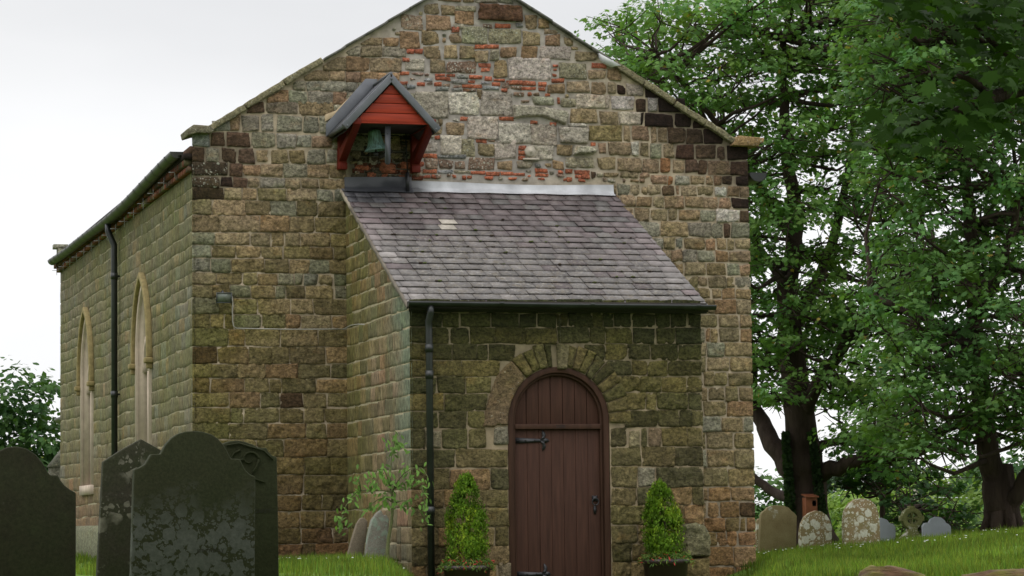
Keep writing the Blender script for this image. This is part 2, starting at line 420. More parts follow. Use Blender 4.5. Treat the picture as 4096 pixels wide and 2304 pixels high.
def rows_fill(W, rows, u0, u1, pick, wmin=.2, wmax=.5, blocked=None, clip=None, flushl=False, flushr=False, gap=.003, rough=None, joints=None, curve=None):
    """courses of stones; rows are z values from the top down"""
    for r_ in range(len(rows)-1):
        zt, zb = rows[r_], rows[r_+1]; hgt = zt-zb
        ivs = [(u0, u1)]
        for (a, b, c, d) in W.occ:
            ov = min(zt, d)-max(zb, b)
            if ov > .22*hgt:
                nw = []
                for (p, q) in ivs:
                    if c <= p or a >= q: nw.append((p, q)); continue
                    if a-p > .06: nw.append((p, a))
                    if q-c > .06: nw.append((c, q))
                ivs = nw
        if blocked:
            nw = []
            for (p, q) in ivs:
                xs = np.arange(p, q+.001, .02); bl = np.array([any(blocked(x, z) for z in (zb+hgt*.12, zb+hgt*.5, zb+hgt*.88)) for x in xs])
                st = None
                for i_, x in enumerate(xs):
                    if not bl[i_] and st is None: st = x
                    if (bl[i_] or i_ == len(xs)-1) and st is not None:
                        if x-st > .07: nw.append((st, x))
                        st = None
            ivs = nw
        for (p, q) in ivs:
            x = p
            while q-x > .03:
                wd = random.uniform(wmin, wmax)*min(1.3, max(.75, hgt/.2))
                if random.random() < .12: wd *= .55
                if q-(x+wd) < wmin*.75: wd = q-x
                if wd > wmax*1.5: wd *= .5
                xe = x+wd
                if clip is not None and float(clip(np.array((x+xe)/2))) < zb+.05: x = xe; continue
                cls, dp = pick((x+xe)/2, (zt+zb)/2)
                fl = ('l' if flushl and abs(x-u0) < 1e-6 else '')+('r' if flushr and abs(xe-u1) < 1e-3 else '')
                g = gap*.5*random.uniform(.3, 3.0)
                a0 = x if 'l' in fl else x+g; a1 = xe if 'r' in fl else xe-g
                w0 = curve(x) if curve else 0; w1 = curve(xe) if curve else 0
                W.gen.append((a0, zb, a1, zt))
                W.quad([(a0, zb+g+w0), (a1, zb+g+w1), (a1, zt-g+w1), (a0, zt-g+w0)], cls, depth=dp, flush=fl, clip=clip, rough=rough)
                x = xe

# dimensions (metres), church frame: west front in the plane y = 0, north wall in x = 0
WID = 7.75; APX, APZ = 3.82, 7.99; KZ = 5.66; PX0, PX1, PYF = 2.046, 5.735, -3.83
def gable(u): return np.minimum(KZ+.0+(np.asarray(u)+.0)*.61, KZ+(WID-np.asarray(u))*.61)
ZL = [PY(800, y, 0)[2] for y in (124, 161, 208, 267, 311, 351, 404, 453, 525, 588, 649, 704, 748, 797, 859, 926, 981, 1032, 1090, 1138, 1191, 1256, 1314, 1385, 1455, 1513, 1571, 1632, 1693, 1758, 1831, 1903, 1983, 2048, 2119, 2181, 2247, 2310)]
ZR = [PY(2900, y, 0)[2] for y in (329, 390, 453, 512, 580, 640, 702, 743, 787, 837, 890, 952, 1001, 1050, 1105, 1151, 1197, 1256, 1312, 1370, 1428, 1487, 1546, 1605, 1666, 1729, 1797, 1872, 1947, 2006, 2071, 2127, 2186, 2265, 2340)]
CH = empty('church', (0, 0, 0), 'old stone church with slate lean-to porch and patched brick and stone gable', 'church')

# ---- west front
WF = Wall((0, 0, 0), (1, 0, 0), (0, -1, 0), .024, .012, .013)
def tint_f(P, C):
    u, v = P[:, 0], P[:, 1]
    g = np.clip((4.9-v)/2.0, 0, 1)*np.clip((2.3-u)/1.8, .25, 1)*.75*(u < 3) + np.clip((4.8-v)/3.5, 0, 1)*.32*(u > 5)
    g = g+np.clip((u-1.1)/.9, 0, 1)*(u < 2.1)*np.clip((5.0-v)/.5, 0, 1)*.35
    nse = fbm(np.stack([u*1.3, v*1.6, u*0+2], -1), 4)
    g = np.clip(g*(1+.9*nse), 0, .9)[:, None]
    C[:, :3] = C[:, :3]*(1-g)+(C[:, :3]*np.array([.68, .77, .42]))*g
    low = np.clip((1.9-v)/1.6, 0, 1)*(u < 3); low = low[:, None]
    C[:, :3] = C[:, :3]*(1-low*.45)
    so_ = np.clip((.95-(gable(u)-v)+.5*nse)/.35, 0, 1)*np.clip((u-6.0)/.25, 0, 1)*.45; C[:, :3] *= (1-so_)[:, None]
    w_ = np.clip((1.0-v)/.7+.5*nse, 0, 1)*.6; w_ = w_[:, None]
    C[:, :3] = C[:, :3]*(1-w_)+C[:, :3]*np.array([1.05, .82, .62])*w_
    return C
WF.tint = tint_f
def put_px(W, Y, ox, oy, kx, items, plane='y'):
    """stones measured on the photograph, placed in metres on the wall plane"""
    for it in items:
        x0, y0, x1, y1, cls = it[:5]; kw = it[5] if len(it) > 5 else {}
        a = PY(ox+x0/kx, oy+y1/kx, Y); b = PY(ox+x1/kx, oy+y0/kx, Y)
        if cls == 'B': a[0] -= .006; b[0] += .006; a[2] -= .004; b[2] += .004
        if 'l' in kw.get('flush', ''): a[0] = -.028
        if 'r' in kw.get('flush', ''): b[0] = WID+.025
        if cls != '-':
            jt = .006 if cls == 'B' else .016
            W.rect(a[0]+.003, a[2]+.003, b[0]-.003, b[2]-.003, cls, jit=jt, **dict(dict(rr=.006) if cls == 'B' else {}, **kw))
        W.occ.append((a[0], a[2], b[0], b[2]))
K1 = 3.814
put_px(WF, 0, 1600, 0, K1, [
 (380,60,600,210,'O'),(620,75,830,235,'O'),(840,80,1160,165,'L'),(1190,75,1870,325,'Q',dict(depth=.07)),(845,178,1135,365,'N'),(400,240,770,465,'N'),
 (10,230,340,455,'R'),(0,480,300,740,'N'),(330,470,600,690,'O'),(360,700,620,905,'O'),(740,510,930,650,'O'),(930,400,1330,670,'G'),(1345,440,1840,665,'G'),
 (660,680,880,890,'O'),(900,700,1140,890,'O'),(1150,765,1350,940,'O'),(1365,760,1510,910,'L'),(1520,710,1780,890,'N'),(790,415,905,490,'B'),(1450,365,1685,425,'B'),
 (1270,365,1420,425,'R'),(1145,680,1280,745,'B'),(1287,678,1510,738,'B'),(825,370,1000,430,'P'),(222,750,342,820,'B'),(100,750,212,820,'B'),(40,880,140,940,'B'),
 (70,900,380,1085,'P'),(440,905,680,1110,'O'),(700,940,1160,1125,'R'),(1200,965,1385,1028,'B'),(1240,1035,1365,1090,'B'),(1430,920,1630,1195,'O'),
 (1655,900,2296,1225,'P'),(0,1090,140,1145,'B'),(150,1095,360,1150,'R'),(530,1120,690,1168,'B'),(540,1178,770,1225,'B'),(710,1130,842,1172,'B'),(855,1140,1050,1195,'S'),(1060,1150,1250,1205,'B'),
 (1290,1170,1408,1228,'B'),(0,1245,120,1300,'B'),(140,1180,230,1230,'R'),(370,1175,490,1240,'S'),(260,1255,378,1315,'B'),(520,1255,638,1315,'B'),(1040,1225,1140,1272,'B'),(955,1288,1250,1338,'B'),(780,1200,1025,1275,'S'),(640,1265,760,1330,'R'),(800,1285,940,1335,'R'),
 (1400,1255,1535,1312,'B'),(1430,1205,1600,1245,'B'),(1622,1232,1860,1287,'B'),(100,1290,245,1365,'S'),(390,1250,500,1310,'R'),(780,1345,945,1400,'S'),(540,1325,740,1395,'S'),(1260,1310,1520,1380,'S'),(1240,1245,1390,1300,'S'),(1550,1265,1660,1345,'R'),(1690,1300,1850,1370,'R'),(950,1350,1150,1400,'Q')])
put_px(WF, 0, 2050, 0, 3.813, [
 (190,230,380,440,'O'),(390,290,560,430,'N'),(160,490,430,700,'O'),(490,530,735,690,'N'),(480,450,700,515,'R'),(775,570,940,690,'O'),(130,710,380,910,'N'),(415,715,890,912,'P'),
 (950,800,1290,920,'O'),(615,985,685,1025,'B'),(610,1130,662,1172,'B'),(620,1045,670,1085,'B'),(592,1198,790,1258,'B'),(715,960,1120,1200,'G'),(1205,965,1428,1038,'B'),(1140,1060,1425,1210,'O'),
 (1452,1035,1660,1230,'N'),(1192,1240,1430,1435,'O'),(1457,1245,1590,1440,'O'),(835,1240,1180,1420,'O'),(540,1280,800,1415,'N'),(0,1232,130,1287,'B'),
 (150,1240,347,1302,'B'),(395,1255,512,1322,'B'),(135,1325,352,1372,'B'),(395,1330,497,1387,'B'),(1460,945,1580,1010,'O')])
put_px(WF, 0, 1650, 340, K1, [
 (50,100,530,495,'P'),(540,115,1005,455,'W'),(1035,120,1510,462,'P'),(850,60,970,112,'R'),(980,70,1085,230,'O'),(730,487,850,545,'B'),(505,575,790,755,'O'),
 (825,472,1300,820,'P'),(430,765,740,1060,'P'),(185,845,385,1035,'P'),(745,830,950,1080,'G'),(965,825,1130,882,'B'),(1000,905,1245,1080,'O'),(1312,570,1805,890,'P'),
 (1250,845,1598,1130,'P'),(1620,930,1730,992,'B'),(1620,1005,1737,1067,'B'),(1612,1080,1717,1142,'B'),(340,772,412,832,'B'),(150,1058,370,1120,'B'),(185,1130,400,1275,'R'),(405,1140,620,1275,'R'),
 (380,1060,830,1135,'S'),(630,1170,800,1290,'R'),(845,1115,1245,1285,'R'),(1290,1165,1530,1290,'O'),(1600,1165,1830,1280,'L'),(160,1290,370,1345,'B'),(390,1295,620,1345,'S'),(640,1300,870,1350,'L'),(890,1315,1110,1365,'B'),
 (1120,1328,1330,1382,'B'),(1345,1328,1540,1382,'B'),(1555,1348,1710,1387,'B'),(400,505,470,620,'O'),(1320,490,1545,545,'B',dict(rough=1)),(285,625,460,755,'O'),(600,500,720,560,'W'),(1150,830,1270,880,'R')])
put_px(WF, 0, 2100, 340, K1, [
 (95,600,495,925,'P'),(518,645,958,900,'P',dict(depth=.05)),(665,585,945,640,'W'),(975,612,1490,855,'A',dict(col=(.22,.17,.085))),(1510,622,1610,860,'O'),(1637,637,1900,850,'N'),(788,142,1218,360,'P'),(1232,150,1290,368,'P'),
 (1308,160,1668,380,'W'),(1422,405,1765,608,'P'),(685,365,1112,582,'O'),(1135,395,1412,600,'O'),(532,210,770,345,'G'),(100,185,455,305,'G'),(492,195,525,290,'B',dict()),
 (1405,0,1537,165,'K'),(1545,0,1820,178,'P'),(1270,865,1600,1080,'O'),(1120,882,1242,1060,'X',dict(col=(.28,.19,.13))),(1612,865,1735,1080,'W'),(1750,885,1900,1090,'O'),
 (482,920,715,1080,'O'),(20,930,430,1150,'P'),(412,1155,590,1290,'N'),(610,1095,1055,1250,'L',dict(rough=1.4)),(1098,1102,1385,1290,'O'),
 (1402,1108,1775,1320,'O'),(150,1277,342,1333,'B'),(617,1287,722,1345,'B'),(752,1302,982,1365,'B'),(1002,1322,1085,1420,'D'),(160,1352,352,1400,'B'),(760,1372,862,1422,'B'),(868,1370,982,1430,'B'),
 (480,1352,622,1410,'R'),(1202,1328,1432,1412,'O'),(1452,1328,1735,1415,'O'),(1742,1347,1900,1420,'N'),(80,545,187,592,'B'),(380,572,482,622,'B'),(1002,872,1077,930,'B'),(310,130,380,178,'B'),(-190,300,670,600,'-')])
put_px(WF, 0, 2500, 200, 2.787, [
 (225,380,400,530,'K'),(115,540,245,690,'D'),(248,540,365,690,'W'),(372,542,670,703,'K'),(180,700,205,840,'K'),
 (215,712,530,850,'K'),(552,718,745,860,'K'),(760,790,930,870,'K'),(365,868,465,1030,'O'),(472,868,670,1038,'D'),(685,878,865,1045,'D'),(877,884,1085,1053,'K'),
 (1132,1068,1352,1228,'K',dict(flush='r')),(1028,1075,1113,1228,'D'),(787,1058,1008,1220,'D'),(567,1053,775,1218,'K',dict(col=(.055,.03,.02))),(417,1043,550,1205,'O'),(388,1212,513,1360,'X'),
 (527,1218,660,1368,'O'),(667,1222,815,1365,'D'),(822,1224,912,1388,'D'),(922,1243,1170,1388,'N'),(1178,1245,1356,1393,'D',dict(flush='r'))])
put_px(WF, 0, 2450, 700, 2.415, [(537,5,590,95,'X'),(602,8,740,92,'T'),(978,112,1105,212,'W'),(1002,332,1225,455,'W',dict(rough=1.3)),(1152,227,1313,320,'K',dict(flush='r')),
 (1188,8,1303,98,'K',dict(flush='r')),(1057,5,1165,93,'D'),(1232,337,1318,455,'D',dict(flush='r')),(1230,866,1325,975,'N',dict(flush='r')),(898,612,1003,722,'N'),(988,733,1122,843,'N'),(730,460,955,597,'T'),(1145,462,1320,600,'T',dict(flush='r'))])
put_px(WF, 0, 740, 380, 2.336, [
 (-40,345,232,482,'S',dict(col=(.21,.215,.19),flush='l')),(238,342,370,480,'D'),(388,345,608,480,'D'),(622,352,848,490,'T'),(862,358,1038,494,'T'),(1045,370,1172,494,'T'),(1185,378,1368,500,'X',dict(col=(.24,.17,.11))),
 (-20,492,182,620,'D',dict(flush='l')),(190,495,325,624,'T'),(336,493,478,632,'D'),(492,497,650,640,'D'),(662,512,782,633,'O'),(802,503,968,640,'O'),(1137,508,1313,645,'T'),(1327,512,1430,643,'T'),(978,512,1122,638,'A'),
 (-20,635,400,755,'Y',dict(flush='l')),(412,642,535,765,'D'),(542,652,702,765,'N'),(-20,765,330,860,'Y',dict(flush='l')),(335,765,447,860,'K'),(457,772,585,865,'D'),(-20,867,365,970,'D',dict(col=(.06,.04,.02),flush='l')),
 (527,182,695,335,'X',dict(col=(.22,.19,.14))),(717,182,830,340,'T'),(852,192,1088,345,'T'),(1102,202,1250,352,'T'),(427,180,515,330,'N'),(252,250,415,330,'T'),(582,66,740,170,'D'),(752,62,1052,173,'T',dict(col=(.22,.18,.13))),(1062,72,1385,188,'O'),
 (607,1292,800,1403,'X',dict(col=(.24,.18,.12)))])
rb = random.Random(8)
for zi in range(9):          # brick behind the bell, its colour darkened for the canopy's shade
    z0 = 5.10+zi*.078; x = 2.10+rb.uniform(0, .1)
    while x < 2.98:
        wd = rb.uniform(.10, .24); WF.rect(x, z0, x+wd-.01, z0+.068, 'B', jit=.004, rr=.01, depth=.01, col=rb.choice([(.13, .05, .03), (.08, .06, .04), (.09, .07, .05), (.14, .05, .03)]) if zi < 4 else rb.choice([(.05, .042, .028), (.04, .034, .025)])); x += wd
# big carved lintel reset in the wall, a boss and the jutting slab
lint = [(-191,298),(150,312),(400,350),(640,398),(668,440),(620,612),(450,558),(250,488),(0,488),(-180,512)]
WF.poly([(lambda q: (q[0], q[2]))(PY(2100+x/K1, 340+y/K1, 0)) for x, y in lint], 'P', depth=.065, rough=.5)
q0 = PY(2100+735/K1, 340+1070/K1, 0); q1 = PY(2100+1100/K1, 340+925/K1, 0)
WF.poly([(q0[0], q0[2]), (q1[0]-.05, q0[2]+.02), (q1[0], (q0[2]+q1[2])/2), (q1[0]-.12, q1[2]-.01), (q0[0]+.02, q1[2])], 'P', depth=.11, rough=.6); WF.occ.append((q0[0], q0[2], q1[0], q1[2]))
def slope_clip(off):
    return lambda u: gable(u)-off
def pickL(u, v):
    r_ = random.random()
    if v > 4.9: c = 'T' if r_ < .45 else ('O' if r_ < .85 else 'N')
    elif v > 3.0: c = 'O' if r_ < .55 else ('T' if r_ < .8 else ('N' if r_ < .9 else 'A'))
    else: c = 'A' if r_ < .42 else ('O' if r_ < .75 else ('N' if r_ < .97 else 'D'))
    return c, (None if v > 3.4 else .010*random.uniform(.4, 1.6))
def pickR(u, v):
    r_ = random.random()
    if v > 4.2: c = 'O' if r_ < .55 else ('N' if r_ < .8 else ('T' if r_ < .92 else 'D'))
    else: c = 'O' if r_ < .6 else ('A' if r_ < .75 else ('T' if r_ < .88 else 'N'))
    if v < .95: c = random.choice('NNONA') if r_ < .8 else 'D'
    return c, None
rows_fill(WF, ZL, -.03, 2.07, pickL, .24, .5, clip=slope_clip(.10), flushl=True)
hi = [z for z in ZL if z > 5.3]
rows_fill(WF, hi, 2.06, 3.05, pickL, .22, .42, clip=slope_clip(.10))
rows_fill(WF, ZR, 5.80, WID+.03, pickR, .15, .36, gap=.010, clip=slope_clip(.10), flushr=True)
rows_fill(WF, [8.05, 7.9, 7.73, 7.56], 2.9, 4.9, pickL, .2, .4, clip=slope_clip(.10))
# rubble: small stones, brick ends and mortar lumps wherever the centre is still bare
occ = np.array(WF.occ+WF.gen)
placed = []
for _ in range(16000):
    u = random.uniform(1.9, 6.3); v = random.uniform(5.12, 7.6)
    if v > 7.2: u = random.uniform(2.9, 4.8)
    if _ % 3 == 0: u = random.uniform(0, WID-.25); v = random.uniform(.0, 7)
    if v < 5.12 and PX0-.2 < u < PX1+.05: continue
    big = _ < 7000
    wd = random.uniform(.10, .26) if big else random.uniform(.04, .12); ht = random.uniform(.07, .16) if big else random.uniform(.035, .065)
    if 5.95 < v < 6.45 and 2.7 < u < 5.0: ht = random.uniform(.045, .06); wd = random.uniform(.07, .22)
    a = (u, v, u+wd, v+ht)
    if float(gable(u+wd)) < v+ht+.12 or float(gable(u)) < v+ht+.12: continue
    if np.any((occ[:, 0] < a[2]) & (occ[:, 2] > a[0]) & (occ[:, 1] < a[3]) & (occ[:, 3] > a[1])): continue
    occ = np.vstack([occ, a])
    band = 5.95 < v < 6.45 and 2.7 < u < 5.0
    low = v < 5.3
    c = random.choice('BBBBRRL') if (band or low) else random.choice('OORLGNSO' if u < 5.2 else 'OONTO')
    if u < 2.9 and not low: c = random.choice('OTOT')
    if v < 5.1 or u > 6.0: c = random.choice('OONA')
    WF.rect(*a, c, jit=.008, depth=random.uniform(.012, .026), rr=.02 if big else .012)
    if len(occ) > 3600: break
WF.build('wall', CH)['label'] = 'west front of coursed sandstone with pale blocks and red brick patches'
def mcol_f(P):
    u, v = P[:, 0], P[:, 1]
    c = np.tile(np.array([.40, .325, .235, 0]), (len(P), 1))
    g = np.clip(1-np.abs(u-4.0)/2.0, 0, 1)*np.clip((v-4.9)/.4, 0, 1); g = np.clip(g*2, 0, 1)[:, None]
    c[:, :3] = c[:, :3]*(1-g)+np.array([.34, .305, .27])*g
    bell_shade = np.clip((u-2.02)/.1, 0, 1)*np.clip((3.02-u)/.08, 0, 1)*np.clip((v-5.0)/.05, 0, 1)*np.clip((5.95-v)/.1, 0, 1); c[:, :3] *= (1-.62*bell_shade)[:, None]  # mortar darkened here to stand in for shade under the bell canopy
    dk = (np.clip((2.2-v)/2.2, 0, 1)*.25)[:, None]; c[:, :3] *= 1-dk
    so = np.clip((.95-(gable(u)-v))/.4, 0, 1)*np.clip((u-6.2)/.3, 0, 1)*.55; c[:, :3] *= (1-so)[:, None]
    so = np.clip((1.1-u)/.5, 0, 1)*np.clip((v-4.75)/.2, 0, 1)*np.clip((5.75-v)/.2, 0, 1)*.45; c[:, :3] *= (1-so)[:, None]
    n2 = fbm(np.stack([u*14, v*14, u*0], -1), 77)[:, None]; c[:, :3] *= 1+.35*n2
    return c
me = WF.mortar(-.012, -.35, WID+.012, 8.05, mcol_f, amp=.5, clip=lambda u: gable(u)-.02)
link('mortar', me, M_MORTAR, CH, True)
# shield boss and plinth of the west front's right end
b = MB(); c_ = PY(2118, 607, 0)
b.lathe([(0, .075), (.02, .075), (.028, .06), (.045, .062), (.055, .05), (.07, .055), (.075, .0)], (c_[0], 0, c_[2]), 20, rot=Matrix.Rotation(R(90), 3, 'X'))
b.box((c_[0]-.1, -.06, c_[2]-.12), (c_[0]+.12, 0, c_[2]-.095))
b.build('carved_boss', simple('pale carved stone', (.42, .37, .30), .9, .25, 20, .5, 60), CH, True)

# ---- north wall (x = 0), seen along its length; u runs along y
WN = Wall((0, 0, 0), (0, 1, 0), (-1, 0, 0), .035, .006, .0035)
LEN = 15.75
WINS = [(4.74, .76), (11.62, .80)]       # centre and half width of the dressed surround
WB, WS, WT = 1.20, 3.02, 4.10             # sill, springing, apex of the opening
def ogive(hw, n=14, s=WS, t=None):
    t = t if t is not None else WT
    H = t-s; r_ = (hw*hw+H*H)/(2*hw); pts = []
    for i in range(n+1):
        z = H*math.sin(math.pi/2*i/n); x = -( -(r_-hw)+math.sqrt(max(r_*r_-z*z, 0)) )
        pts.append((x, s+z))
    return pts+[(-x, z) for x, z in pts[::-1][1:]]
def in_win(u, v, grow=.0):
    for c, hw in WINS:
        d = abs(u-c); h2 = hw+grow
        if d < h2:
            if WB-.05-grow < v <= WS: return True
            if v > WS:
                H = WT+grow-WS; r_ = (h2*h2+H*H)/(2*h2)
                if v-WS < H and d < -(r_-h2)+math.sqrt(max(r_*r_-(v-WS)**2, 0)): return True
    return False
def tint_n(P, C):
    u, v = P[:, 0], P[:, 1]; n = fbm(np.stack([u*.7, v*1.5, u*0+7], -1), 8)
    low = np.clip((2.0-v)/1.4+.6*n, 0, 1)[:, None]
    C[:, :3] = C[:, :3]*(1-low)+C[:, :3]*np.array([1.08, .84, .78])*low
    g = np.clip(.5+.9*n, 0, 1)[:, None]*(1-low)
    C[:, :3] = C[:, :3]*(1-g)+C[:, :3]*np.array([.88, .96, .66])*g
    return C
WN.tint = tint_n; WN.rim = .007
def pickN(u, v):
    r_ = random.random(); return ('E' if r_ < .86 else ('C' if r_ < .95 else 'O')), .0035*random.uniform(.5, 1.9)
rn = [z for z in ZL if z < 5.2]; rn = [5.17]+[z for z in rn if z < 5.1]
wav = lambda u: .012*math.sin(u*1.3)+.008*math.sin(u*3.7+1)
rows_fill(WN, rn, -.03, LEN, pickN, .20, .52, blocked=lambda u, v: in_win(u, v, .02), flushl=True, flushr=True, rough=.07, gap=.006, curve=wav)
WN.build('wall', CH, M_STONE_T)['label'] = 'green stained north wall'
me = WN.mortar(-.012, -.4, LEN+.01, 5.5, lambda P: np.tile(np.array([.36, .315, .21, 0]), (len(P), 1)), step=.06, hole=np.vectorize(in_win), amp=.3)
link('mortar', me, M_MORTAR, CH, True)
# plinth on the north wall
b = MB(); b.prism([(-.10, -.45), (-.10, .44), (-.03, .52), (0.0, .52), (0.0, -.45)], 'y', 0.1, LEN+.1, (.20, .20, .12, .1)); b.build('plinth', M_STONE, CH)

def window(c, hw):
    f = MB(); n = ogive(hw); inn = ogive(hw-.20, t=WT-.17)
    jam = [(c-hw, WB)]+[(c+x, z) for x, z in n]+[(c+hw, WB)]
    jin = [(c-hw+.20, WB)]+[(c+x, z) for x, z in inn]+[(c+hw-.20, WB)]
    # splayed dressed surround in two orders
    def bandx(A, B, xa, xb, mb, x2):
        k = len(A); vs = []
        for (a, b_), (c2, d) in zip(A, B): vs += [(xa, a, b_), (xb, c2, d), (x2, c2, d), (x2, a, b_)]
        fs = []
        for i in range(k-1):
            o = 4*i; q = o+4; fs += [(o, o+1, q+1, q), (o+1, o+2, q+2, q+1), (o+2, o+3, q+3, q+2), (o+3, o, q, q+3)]
        fs += [(3, 2, 1, 0), tuple(4*(k-1)+j for j in range(4))]; mb.add(vs, fs)
    mid = [((a[0]*.45+b_[0]*.55), (a[1]*.45+b_[1]*.55)) for a, b_ in zip(jam, jin)]
    bandx(jam, mid, -.035, -.03, f, .5); bandx(mid, jin, .0, .085, f, .5)
    f.box((-.05, c-hw, WB-.16), (.35, c+hw, WB))
    win = f.build('window', M_DRESS, CH, label='tall pointed window')
    t = MB()                                      # mullion and tracery
    t.box((.05, c-.055, WB), (.15, c+.055, WS-.25))
    for sx in (-1, 1):
        cx = c+sx*(hw-.20)/2; r_ = (hw-.2)/2
        lan = ogive(r_, 8, WS-.25, WS+.28)
        A = [(cx+x, z) for x, z in lan]; B = [(cx+x*.72, WS-.25+(z-WS+.25)*.8) for x, z in lan]
        t.strip(A, B, 'x', .05, .15)
        t.tube([(.1, c, WS-.2), (.1, c+sx*.10, WS+.15), (.1, c+sx*.2, WS+.42), (.1, c+sx*.1, WS+.68), (.1, c, WS+.85)], .035, 8)
    t.build('tracery', M_DRESS, win)
    g = MB(); gp = [(c-hw+.21, WB)]+[(c+x*.99, z-.01) for x, z in inn]+[(c+hw-.21, WB)]
    g.prism(gp, 'x', .17, .18); g.build('pane', M_GLASSD, win)
    h = MB(); o1 = ogive(hw+.10, t=WT+.13); i1 = ogive(hw+.02, t=WT+.03)
    A = [(c-hw-.10, WS-.1)]+[(c+x, z) for x, z in o1]+[(c+hw+.10, WS-.1)]; B = [(c-hw-.02, WS-.1)]+[(c+x, z) for x, z in i1]+[(c+hw+.02, WS-.1)]
    h.strip(A, B, 'x', -.09, 0)
    for sx in (-1, 1): h.box((-.12, c+sx*(hw+.08)-.09, WS-.18), (-.0, c+sx*(hw+.08)+.09, WS-.1)); h.box((-.09, c+sx*(hw+.08)-.05, WS-.26), (-.0, c+sx*(hw+.08)+.05, WS-.18))
    h.build('hood_mould', M_HOOD, win, bevel=.015)
for c, hw in WINS: window(c, hw)

# dentil brick cornice under the north eave
b = MB()
def bc(): r_ = random.random(); k = random.uniform(.55, 1.1); return (.24*k, .085*k, .05*k, 0) if r_ < .6 else ((.13*k, .08*k, .055*k, 0) if r_ < .85 else (.20*k, .17*k, .09*k, 0))
y = .02
while y < LEN: b.box((-.075, y, 5.17), (.0, y+.215, 5.235), bc()); y += .225
y = .05
while y < LEN: b.box((-.12, y, 5.245), (.0, y+.06, 5.325), tuple(np.array(bc())*.6)); y += .118
b.box((-.06, 0, 5.236), (.0, LEN, 5.244), (.03, .02, .015, 0)); b.box((-.125, .0, 5.327), (.0, LEN, 5.40), (.02, .014, .011, 0)); b.box((-.05, .0, 5.402), (.0, LEN, 5.5), (.1, .06, .04, 0))
b.build('brick_cornice', M_BRICK, CH)
b = MB(); b.box((-.16, .25, 5.403), (.02, LEN, 5.42)); b.build('soffit', M_SOFFIT, CH)

# gutter along the north eave (half round, in lengths)
gp = [PX(200+x/2.4145, 560+y/2.4145, -.27) for x, y in ((1160, 105), (940, 330), (700, 590), (500, 770), (280, 930), (100, 1080))]
gp.append(PX(190, 1040, -.27))
gy = np.array([p[1] for p in gp]); gz = np.array([p[2] for p in gp])
def gutter_mesh(pts, r_, mb, rings=(), axis='y', col=None):
    n = 10; vs = []
    for p in pts:
        for k in range(n+1):
            a = math.pi+math.pi*k/n
            q = (math.cos(a)*r_, math.sin(a)*r_)
            vs.append((p[0]+q[0], p[1], p[2]+q[1]) if axis == 'y' else (p[0], p[1]+q[0], p[2]+q[1]))
        for k in range(n, -1, -1):
            a = math.pi+math.pi*k/n; q = (math.cos(a)*(r_-.008), math.sin(a)*(r_-.008))
            vs.append((p[0]+q[0], p[1], p[2]+q[1]) if axis == 'y' else (p[0], p[1]+q[0], p[2]+q[1]))
    m_ = 2*(n+1); fs = [(i*m_+k, i*m_+(k+1) % m_, (i+1)*m_+(k+1) % m_, (i+1)*m_+k) for i in range(len(pts)-1) for k in range(m_)]
    mb.add(vs, fs, col)
ys = np.linspace(gy[0], gy[-1], 40); zs = np.interp(ys, gy, gz)
zs = np.convolve(np.pad(zs, 3, 'edge'), np.ones(7)/7, 'valid'); GX = -.18
b = MB(); gutter_mesh([(GX, y, z) for y, z in zip(ys, zs)], .09, b)
for k, y in enumerate(np.arange(gy[0]+.5, gy[-1], .62)):
    z = np.interp(y, ys, zs); gutter_mesh([(GX, y, z), (GX, y+.07, z)], .097, b)
n_ = 12; z = zs[0]
b.add([(GX, ys[0]+.001, z)]+[(GX+math.cos(math.pi+math.pi*k/n_)*.088, ys[0]+.001, z+math.sin(math.pi+math.pi*k/n_)*.088) for k in range(n_+1)], [tuple(range(n_+2))])
gut = b.build('gutter', M_GUTTERG, CH, True)
for k in range(15):
    y = ys[0]+.6+k*1.03; z = np.interp(y, ys, zs); q = MB()
    q.box((GX-.02, y-.004, z-.20), (GX+.16, y+.004, z-.192)); q.box((GX+.06, y-.004, z-.28), (GX+.068, y+.004, z-.12))
    q.build('gutter_clip', simple('galvanised wire', (.35, .35, .37), .4, .1, 9, 0) if k == 0 else bpy.data.materials['galvanised wire'], gut)

def downpipe(name, pts, r_, bands, par, wallpt):
    b = MB(); b.tube(pts, r_, 16); dp = b.build(name, M_GUTTER, par, True)
    for z in bands:
        q = MB(); p = pts[-1]; q.tube([(p[0], p[1], z-.05), (p[0], p[1], z+.05)], r_+.008, 16)
        a = Vector((p[0], p[1], z)); w_ = Vector(wallpt); w_.z = z
        q.tube([a, w_], .014, 6); q.build('pipe_bracket', M_GUTTER, dp)
    return dp
yp = 7.45; zt = float(np.interp(yp, ys, zs))
downpipe('downpipe', [(GX, yp+.05, zt-.06), (GX, yp+.03, zt-.2), (-.09, yp, zt-.42), (-.09, yp, zt-.5), (-.09, yp, -.3)], .05, [4.4, 2.55, .97], CH, (0, yp+.0, 0))

